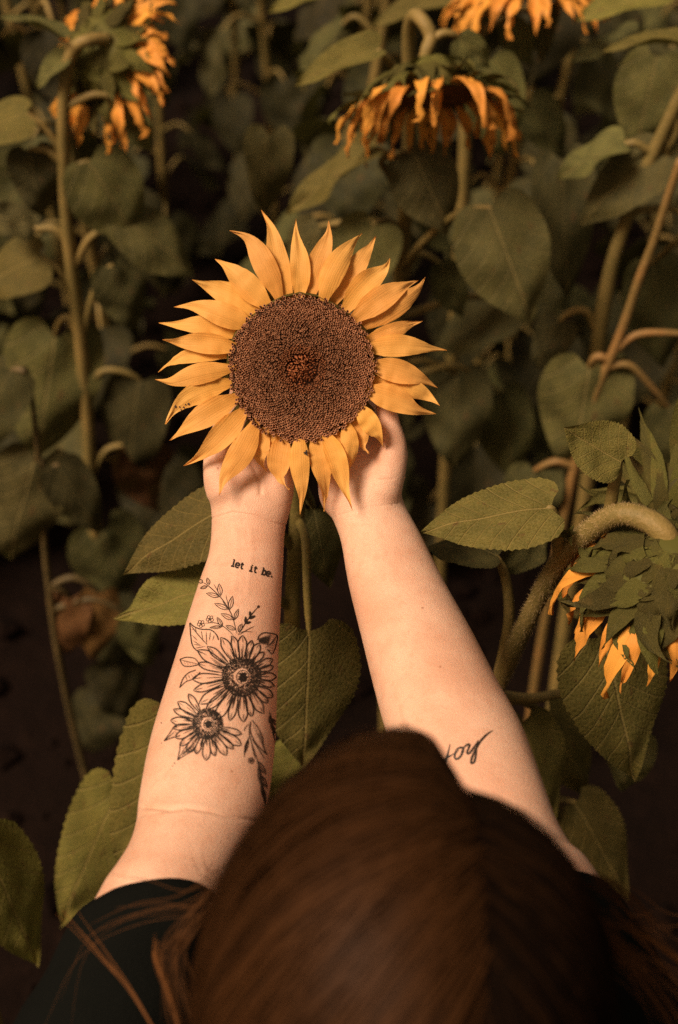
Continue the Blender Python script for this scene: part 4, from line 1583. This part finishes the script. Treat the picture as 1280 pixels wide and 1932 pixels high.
# ------------------------------------------------------------------ tattoos: inked strokes laid on the skin of the arms
bvh = BVHTree.FromPolygons([v.co.copy() for v in body_me.vertices], [tuple(p.vertices) for p in body_me.polygons])


def on_skin(x, y, off=.00028):
    ray = (PD(x, y, 1.0) - CAM).normalized()
    h = bvh.ray_cast(CAM + ray * .86, ray)
    if h[0] is None:
        return None
    return h[0] + h[1] * off


class Ink:
    def __init__(self, seed=0):
        self.V, self.F = [], []
        self.r = random.Random(seed)

    def stroke(self, pts, w=1.4, taper=True, smooth=True, off=.00028):
        P = [Vector((p[0], p[1], 0)) for p in pts]
        if smooth and len(P) > 2:
            P = catmull(P, 5)
        else:
            Q = []
            for a, b in zip(P, P[1:]):
                k = max(1, int((b - a).length / 4))
                Q += [lerp(a, b, i / k) for i in range(k)]
            P = Q + [P[-1]]
        n = len(P)
        prev = None
        for i, p in enumerate(P):
            t = P[min(i + 1, n - 1)] - P[max(i - 1, 0)]
            if t.length < 1e-6:
                continue
            t.normalize()
            q = i / max(1, n - 1)
            ww = w * .62 * ((.35 + .75 * min(1, 5 * min(q, 1 - q))) if taper else 1)
            a = on_skin(p.x - t.y * ww, p.y + t.x * ww, off)
            b = on_skin(p.x + t.y * ww, p.y - t.x * ww, off)
            if a is None or b is None or (a - b).length > .012:
                prev = None
                continue
            k = len(self.V)
            self.V += [a, b]
            if prev is not None and (self.V[prev] - a).length < .02:
                self.F.append((prev, prev + 1, k + 1, k))
            prev = k

    def dot(self, x, y, r=1.2):
        c = on_skin(x, y)
        if c is None:
            return
        k = len(self.V)
        ring = [on_skin(x + r * math.cos(j * 1.0472), y + r * math.sin(j * 1.0472)) for j in range(6)]
        if None in ring:
            return
        self.V += [c] + ring
        self.F += [(k, k + 1 + j, k + 1 + (j + 1) % 6) for j in range(6)]

    def leaf(self, b, t, w, lw=1.0, vein=True, hatch=0):
        dx, dy = t[0] - b[0], t[1] - b[1]
        L = math.hypot(dx, dy)
        nx, ny = -dy / L, dx / L
        f = lambda q, s: (b[0] + dx * q + nx * s * w * .5, b[1] + dy * q + ny * s * w * .5)
        for s in (-1, 1):
            self.stroke([f(0, 0), f(.25, s * .75), f(.5, s), f(.78, s * .55), f(1, 0)], lw)
        if vein:
            self.stroke([f(0, 0), f(.8, 0)], lw * .7)
        for i in range(hatch):
            q = .12 + .7 * i / hatch
            self.stroke([f(q, .05), f(min(1, q + .16), .55)], lw * .65)

    def out(self, name, label):
        o = place(name, mesh_of(name, self.V, self.F), M_INK, body)
        o['label'] = label
        return o


m = NT('tattoo_ink')
tcx = m.n('ShaderNodeTexCoord').outputs['Object']
ni = m.noise(tcx, 700, 2)
pi_ = m.pbsdf(m.mix(ni.outputs['Fac'], (.012, .008, .006), (.026, .017, .012)), .5, None, .3)
tri_ = m.n('ShaderNodeBsdfTransparent')
mixi = m.n('ShaderNodeMixShader')
mixi.inputs[0].default_value = .95
m.l(tri_.outputs[0], mixi.inputs[1])
m.l(pi_.outputs[0], mixi.inputs[2])
M_INK = m.done(mixi.outputs[0])

KA = 260 / 1280.0
A_ = lambda x, y: (300 + x * KA, 1020 + y * KA)
B_ = lambda x, y: (300 + x * KA, 1260 + y * KA)

ink = Ink(3)
# --- sprig above the flowers
ink.stroke([A_(*q) for q in ((400, 385), (460, 420), (575, 530), (650, 640), (690, 730), (725, 870))], 1.3)
for b, t, w in (((470, 412), (450, 345), 30), ((455, 425), (385, 445), 26), ((575, 515), (560, 400), 42), ((565, 525), (440, 490), 38), ((655, 645), (685, 515), 42),
                ((650, 640), (515, 585), 42), ((700, 740), (740, 635), 34), ((695, 735), (575, 680), 42), ((715, 830), (620, 790), 34), ((738, 850), (772, 772), 34)):
    ink.leaf(A_(*b), A_(*t), w * KA, 1.1)
ink.leaf(A_(410, 392), A_(368, 365), 34 * KA, 1.1)
for b, t in (((575, 520), (512, 405)), ((650, 640), (625, 510)), ((640, 640), (590, 560))):
    ink.stroke([A_(*b), A_(*t)], .8)
# --- bud sprig
ink.stroke([A_(*q) for q in ((735, 880), (790, 790), (850, 700), (930, 605))], 1.5)
for b, t, w in (((850, 715), (845, 655), 16), ((805, 775), (806, 706), 18), ((838, 728), (896, 698), 18), ((802, 772), (858, 755), 16), ((915, 625), (932, 604), 14)):
    ink.leaf(A_(*b), A_(*t), w * KA, 1.4)
ink.stroke([A_(748, 875), A_(820, 830), A_(885, 797)], 1.0)
ink.stroke([A_(760, 860), A_(790, 845), A_(880, 850)], .7)
# --- little blossoms
ink.stroke([A_(*q) for q in ((700, 890), (640, 830), (590, 795), (520, 765), (430, 770))], 1.1)
for cx_, cy_ in ((475, 730), (393, 775)):
    for k in range(5):
        t_ = k * 1.2566 + .4
        ex, ey = cx_ + 22 * math.cos(t_), cy_ + 22 * math.sin(t_)
        ink.stroke([A_(ex + 13 * math.cos(j * .785), ey + 13 * math.sin(j * .785)) for j in range(9)], .9, False)
    ink.dot(*A_(cx_, cy_), 1.2)
ink.leaf(A_(592, 798), A_(540, 712), 34 * KA, 1.1, True, 3)
ink.leaf(A_(590, 800), A_(470, 812), 26 * KA, 1.0, True, 2)
# --- leaves around the flowers
def outline(pts, w=1.5):
    ink.stroke(pts, w, False)
outline([A_(*q) for q in ((290, 765), (330, 800), (395, 825), (480, 830), (535, 875), (555, 925))], 1.7)
outline([A_(*q) for q in ((290, 765), (298, 880), (312, 970), (350, 1020), (405, 1045))], 1.7)
ink.stroke([A_(*q) for q in ((300, 790), (370, 880), (455, 975))], 1.2)
for q in (((330, 820), (310, 830)), ((395, 840), (410, 920)), ((440, 845), (445, 960)), ((350, 850), (340, 810)), ((480, 850), (470, 930)), ((320, 930), (380, 970)), ((325, 965), (400, 975)), ((340, 1000), (430, 985)), ((515, 880), (500, 930)), ((310, 880), (360, 930))):
    ink.stroke([A_(*q[0]), A_(*q[1])], .9)
outline([A_(*q) for q in ((915, 925), (930, 885), (970, 858), (1030, 860), (1098, 882), (1090, 960), (1075, 1010), (1050, 1052), (1005, 1010))], 1.7)
ink.stroke([A_(1095, 884), A_(1050, 945), A_(985, 1000)], 1.3)
for i in range(14):
    q = i / 13
    ink.stroke([A_(lerp(930, 1040, q), lerp(900, 862, q) + 6), A_(lerp(930, 1010, q), lerp(955, 975, q))], 1.3 if i < 9 else .8)
for i in range(5):
    ink.stroke([A_(1085 - i * 6, 920 + i * 26), A_(1050 - i * 12, 955 + i * 14)], .8)
outline([A_(*q) for q in ((198, 1105), (255, 1085), (330, 1095), (365, 1130), (382, 1152))], 1.5)
outline([A_(*q) for q in ((198, 1105), (228, 1160), (290, 1170), (382, 1152))], 1.5)
ink.stroke([A_(205, 1110), A_(290, 1130), A_(375, 1150)], .9)
for i in range(5):
    ink.stroke([A_(235 + 26 * i, 1120 + 6 * i), A_(250 + 24 * i, 1152 + 2 * i)], .8)
outline([B_(*q) for q in ((195, 188), (225, 105), (275, 50), (345, 22))], 1.6)
outline([B_(*q) for q in ((200, 180), (255, 130), (330, 100), (385, 40))], 1.4)
for i in range(5):
    ink.stroke([B_(250 + 24 * i, 75 - 9 * i), B_(265 + 26 * i, 120 - 16 * i)], .9)


def flower(cx_, cy_, rd, outer, n, seed, keep=lambda x, y: True, lw=1.5):
    r = random.Random(seed)
    ang = [2 * math.pi * (k + r.uniform(-.22, .22)) / n for k in range(n)]
    for lay in (0, 1):
        for k, a in enumerate(ang):
            if k % 2 != lay:
                continue
            half = math.pi / n * (1.18 if lay == 0 else .92)
            ro = outer(a) * (1.0 if lay == 0 else .93) * r.uniform(.94, 1.04)
            pt = lambda q, s: (cx_ + math.cos(a + s * half * (1.15 - .30 * q)) * lerp(rd * .96, ro, q), cy_ + math.sin(a + s * half * (1.15 - .30 * q)) * lerp(rd * .96, ro, q))
            tip = (cx_ + math.cos(a + r.uniform(-.04, .04)) * ro * 1.01, cy_ + math.sin(a) * ro * 1.01)
            if not keep(*tip):
                continue
            for s in (-1, 1):
                ink.stroke([pt(0, s * .55), pt(.35, s * .86), pt(.7, s * .86), pt(.9, s * .42), tip], lw)
            for j in range(3):
                s = r.uniform(-.5, .5)
                ink.stroke([pt(.0, s), pt(r.uniform(.25, .6), s * 1.2)], .8)
            ink.stroke([pt(.95, 0), pt(.7, r.uniform(-.2, .2))], .9)
            # shading between neighbouring petals
            for j in range(3):
                q1 = r.uniform(.1, .34)
                s = r.choice((-1, 1)) * r.uniform(.8, .98)
                ink.stroke([pt(0, s * .6), pt(q1, s * .8)], 1.1)
    # the dark disk: dense stipple and short rays, pale ring, dark heart
    for k in range(int(rd * rd * 1.8)):
        a = r.uniform(0, 2 * math.pi)
        q = math.sqrt(r.uniform(.17, 1.0))
        x, y = cx_ + math.cos(a) * rd * q, cy_ + math.sin(a) * rd * q
        l_ = r.uniform(1.4, 3.4)
        ink.stroke([(x, y), (x + math.cos(a) * l_, y + math.sin(a) * l_)], r.uniform(1.2, 2.1), True, False, .00022 + .0001 * r.random())
    for k in range(60):
        a = 2 * math.pi * k / 60
        ink.stroke([(cx_ + math.cos(a) * rd * .74, cy_ + math.sin(a) * rd * .74), (cx_ + math.cos(a) * rd * r.uniform(.98, 1.10), cy_ + math.sin(a) * rd * r.uniform(.98, 1.10))], 1.7, True, False)
    hx, hy = cx_ + rd * .06, cy_ + rd * .03
    for k in range(70):
        a, q = r.uniform(0, 6.283), .36 * math.sqrt(r.random())
        ink.stroke([(hx - math.cos(a) * rd * .10 + math.cos(a * 3) * rd * q * .6, hy - math.sin(a) * rd * .1 + math.sin(a * 3) * rd * q * .7), (hx + math.cos(a) * rd * .18 + math.cos(a * 3) * rd * q * .4, hy + math.sin(a) * rd * .2 + math.sin(a * 3) * rd * q * .4)], 1.8, True, False, .00022 + .0001 * r.random())
    ink.stroke([(hx + math.cos(j * .5236) * rd * .33, hy + math.sin(j * .5236) * rd * .36) for j in range(13)], 1.0, False)


def outer1(a):
    x, y = math.cos(a), math.sin(a)
    return 82 + (14 if x < 0 else -14) * abs(x) + (8 if y > 0 else -4) * abs(y)


flower(456, 1277, 36, outer1, 24, 11, lw=1.8)
flower(392, 1366, 28, lambda a: 70 + 3 * math.sin(2 * a + 1), 23, 12, lambda x, y: math.hypot(x - 456, y - 1277) > outer1(math.atan2(y - 1277, x - 456)) * 1.02, 1.8)
# --- leaves below
for P_ in (((50, 680), (95, 620), (140, 555), (170, 545)), ((50, 680), (130, 650), (195, 635)), ((175, 858), (195, 760), (200, 700), (250, 648)), ((175, 858), (255, 805), (330, 765), (345, 720))):
    outline([B_(*q) for q in P_], 1.5)
ink.stroke([B_(60, 675), B_(150, 590)], .9)
ink.stroke([B_(180, 850), B_(260, 720)], 1.0)
for i in range(6):
    ink.stroke([B_(205 + i * 6, 800 - i * 24), B_(232 + i * 4, 780 - i * 20)], .8)
    ink.stroke([B_(215 + i * 20, 815 - i * 12), B_(250 + i * 14, 770 - i * 16)], 1.5)
    ink.stroke([B_(80 + i * 14, 650 - i * 12), B_(105 + i * 14, 652 - i * 6)], 1.0)
for q in ((148, 888, 1.4), (130, 912, 1.1), (108, 945, .7), (25, 512, 1.3), (28, 700, .9)):
    ink.dot(*B_(q[0], q[1]), q[2])
outline([B_(*q) for q in ((850, 500), (848, 590), (885, 680), (940, 750), (1003, 805))], 1.5)
outline([B_(*q) for q in ((865, 490), (920, 560), (962, 650), (970, 730), (1003, 805))], 1.5)
for i in range(16):
    q = i / 15
    ink.stroke([B_(lerp(862, 975, q), lerp(530, 760, q)), B_(lerp(880, 985, q) + 30 * math.sin(q * 3.1), lerp(520, 770, q) + 14)], 1.3)
ink.stroke([B_(*q) for q in ((835, 520), (845, 650), (915, 870), (948, 1040), (985, 1280))], 1.2)
ink.stroke([B_(*q) for q in ((835, 640), (810, 720), (788, 835))], 1.4)
ink.stroke([B_(*q) for q in ((850, 660), (870, 750), (892, 845))], 1.0)
ink.stroke([B_(*q) for q in ((860, 660), (920, 750), (985, 852))], 1.1)
ink.stroke([B_(*q) for q in ((830, 520), (800, 560), (790, 590))], 1.0)
for b, t, w in (((915, 865), (995, 992), 38), ((925, 900), (945, 1090), 30), ((950, 1000), (1006, 1118), 34), ((955, 1060), (965, 1200), 26), ((975, 1120), (985, 1270), 22), ((830, 660), (792, 800), 26)):
    ink.leaf(B_(*b), B_(*t), w * KA, 1.3, True, 5)
for k in range(5):
    t_ = k * 1.2566
    ex, ey = 855 + 17 * math.cos(t_), 862 + 17 * math.sin(t_)
    ink.stroke([B_(ex + 11 * math.cos(j * .785), ey + 11 * math.sin(j * .785)) for j in range(9)], 1.1, False)
ink.dot(*B_(855, 862), 1.8)
ink.stroke([B_(*q) for q in ((1022, 400), (1055, 510), (1075, 700))], 1.2)
for b, t, w in (((1055, 470), (1096, 545), 22), ((1045, 480), (1050, 585), 20), ((1062, 540), (1088, 610), 18), ((1066, 560), (1064, 640), 16), ((1030, 440), (1025, 520), 16)):
    ink.leaf(B_(*b), B_(*t), w * KA, 1.1)
ink.out('sunflower_tattoo', 'black line tattoo of two sunflowers with leaves and sprigs')

# --- typewriter lettering "let it be."
ink = Ink(4)
sl = math.atan2(107, 385)
GL = {'l': [[(-9, 62), (3, 62), (3, 0)], [(-14, 0), (18, 0)]],
      'e': [[(-14, 22), (16, 22), (14, 36), (2, 43), (-11, 38), (-16, 22), (-12, 6), (2, -1), (16, 6)]],
      't': [[(-2, 58), (-2, 10), (6, -1), (17, 4)], [(-14, 41), (15, 41)]],
      'i': [[(-9, 41), (2, 41), (2, 0)], [(-14, 0), (18, 0)]],
      'b': [[(-18, 62), (-9, 62), (-9, 0)], [(-9, 30), (4, 43), (17, 34), (18, 12), (6, -1), (-9, 8)], [(-18, 0), (-9, 0)]]}
for ch, x0 in (('l', 684), ('e', 724), ('t', 764), ('i', 850), ('t', 888), ('b', 966), ('e', 1008), ('.', 1044)):
    y0 = 238 + (x0 - 680) * math.tan(sl)
    tr = lambda p: A_(x0 + p[0] * math.cos(sl) + p[1] * math.sin(sl), y0 + p[0] * math.sin(sl) - p[1] * math.cos(sl))
    if ch == '.':
        ink.dot(*tr((0, 4)), 2.0)
        continue
    if ch == 'i':
        ink.dot(*tr((2, 56)), 1.6)
    for st in GL[ch]:
        ink.stroke([tr(p) for p in st], 2.5, False, ch in 'e' or len(st) > 4)
ink.out('lettering_tattoo', 'small black typewriter lettering reading let it be.')

# --- handwritten word on the other arm
ink = Ink(5)
J_ = lambda x, y: (800 + x / 8.0, 1350 + y / 8.0)
ink.stroke([J_(*q) for q in ((395, 432), (378, 520), (352, 640), (330, 720), (300, 770), (262, 775), (262, 730), (320, 660), (400, 610), (462, 572))], 3.0)
ink.stroke([J_(*q) for q in ((462, 572), (500, 510), (550, 488), (592, 492), (588, 550), (545, 630), (490, 660), (466, 625), (480, 570), (530, 520))], 3.0)
ink.stroke([J_(*q) for q in ((560, 560), (610, 480), (660, 440), (692, 445), (672, 505), (652, 560), (680, 575), (730, 520), (790, 430), (820, 375))], 2.9)
ink.stroke([J_(*q) for q in ((820, 370), (800, 470), (785, 590), (765, 690), (730, 722), (712, 695), (735, 610), (790, 500), (850, 395), (930, 305), (985, 262), (1040, 228))], 3.1)
ink.out('handwritten_tattoo', 'black handwritten word joy')
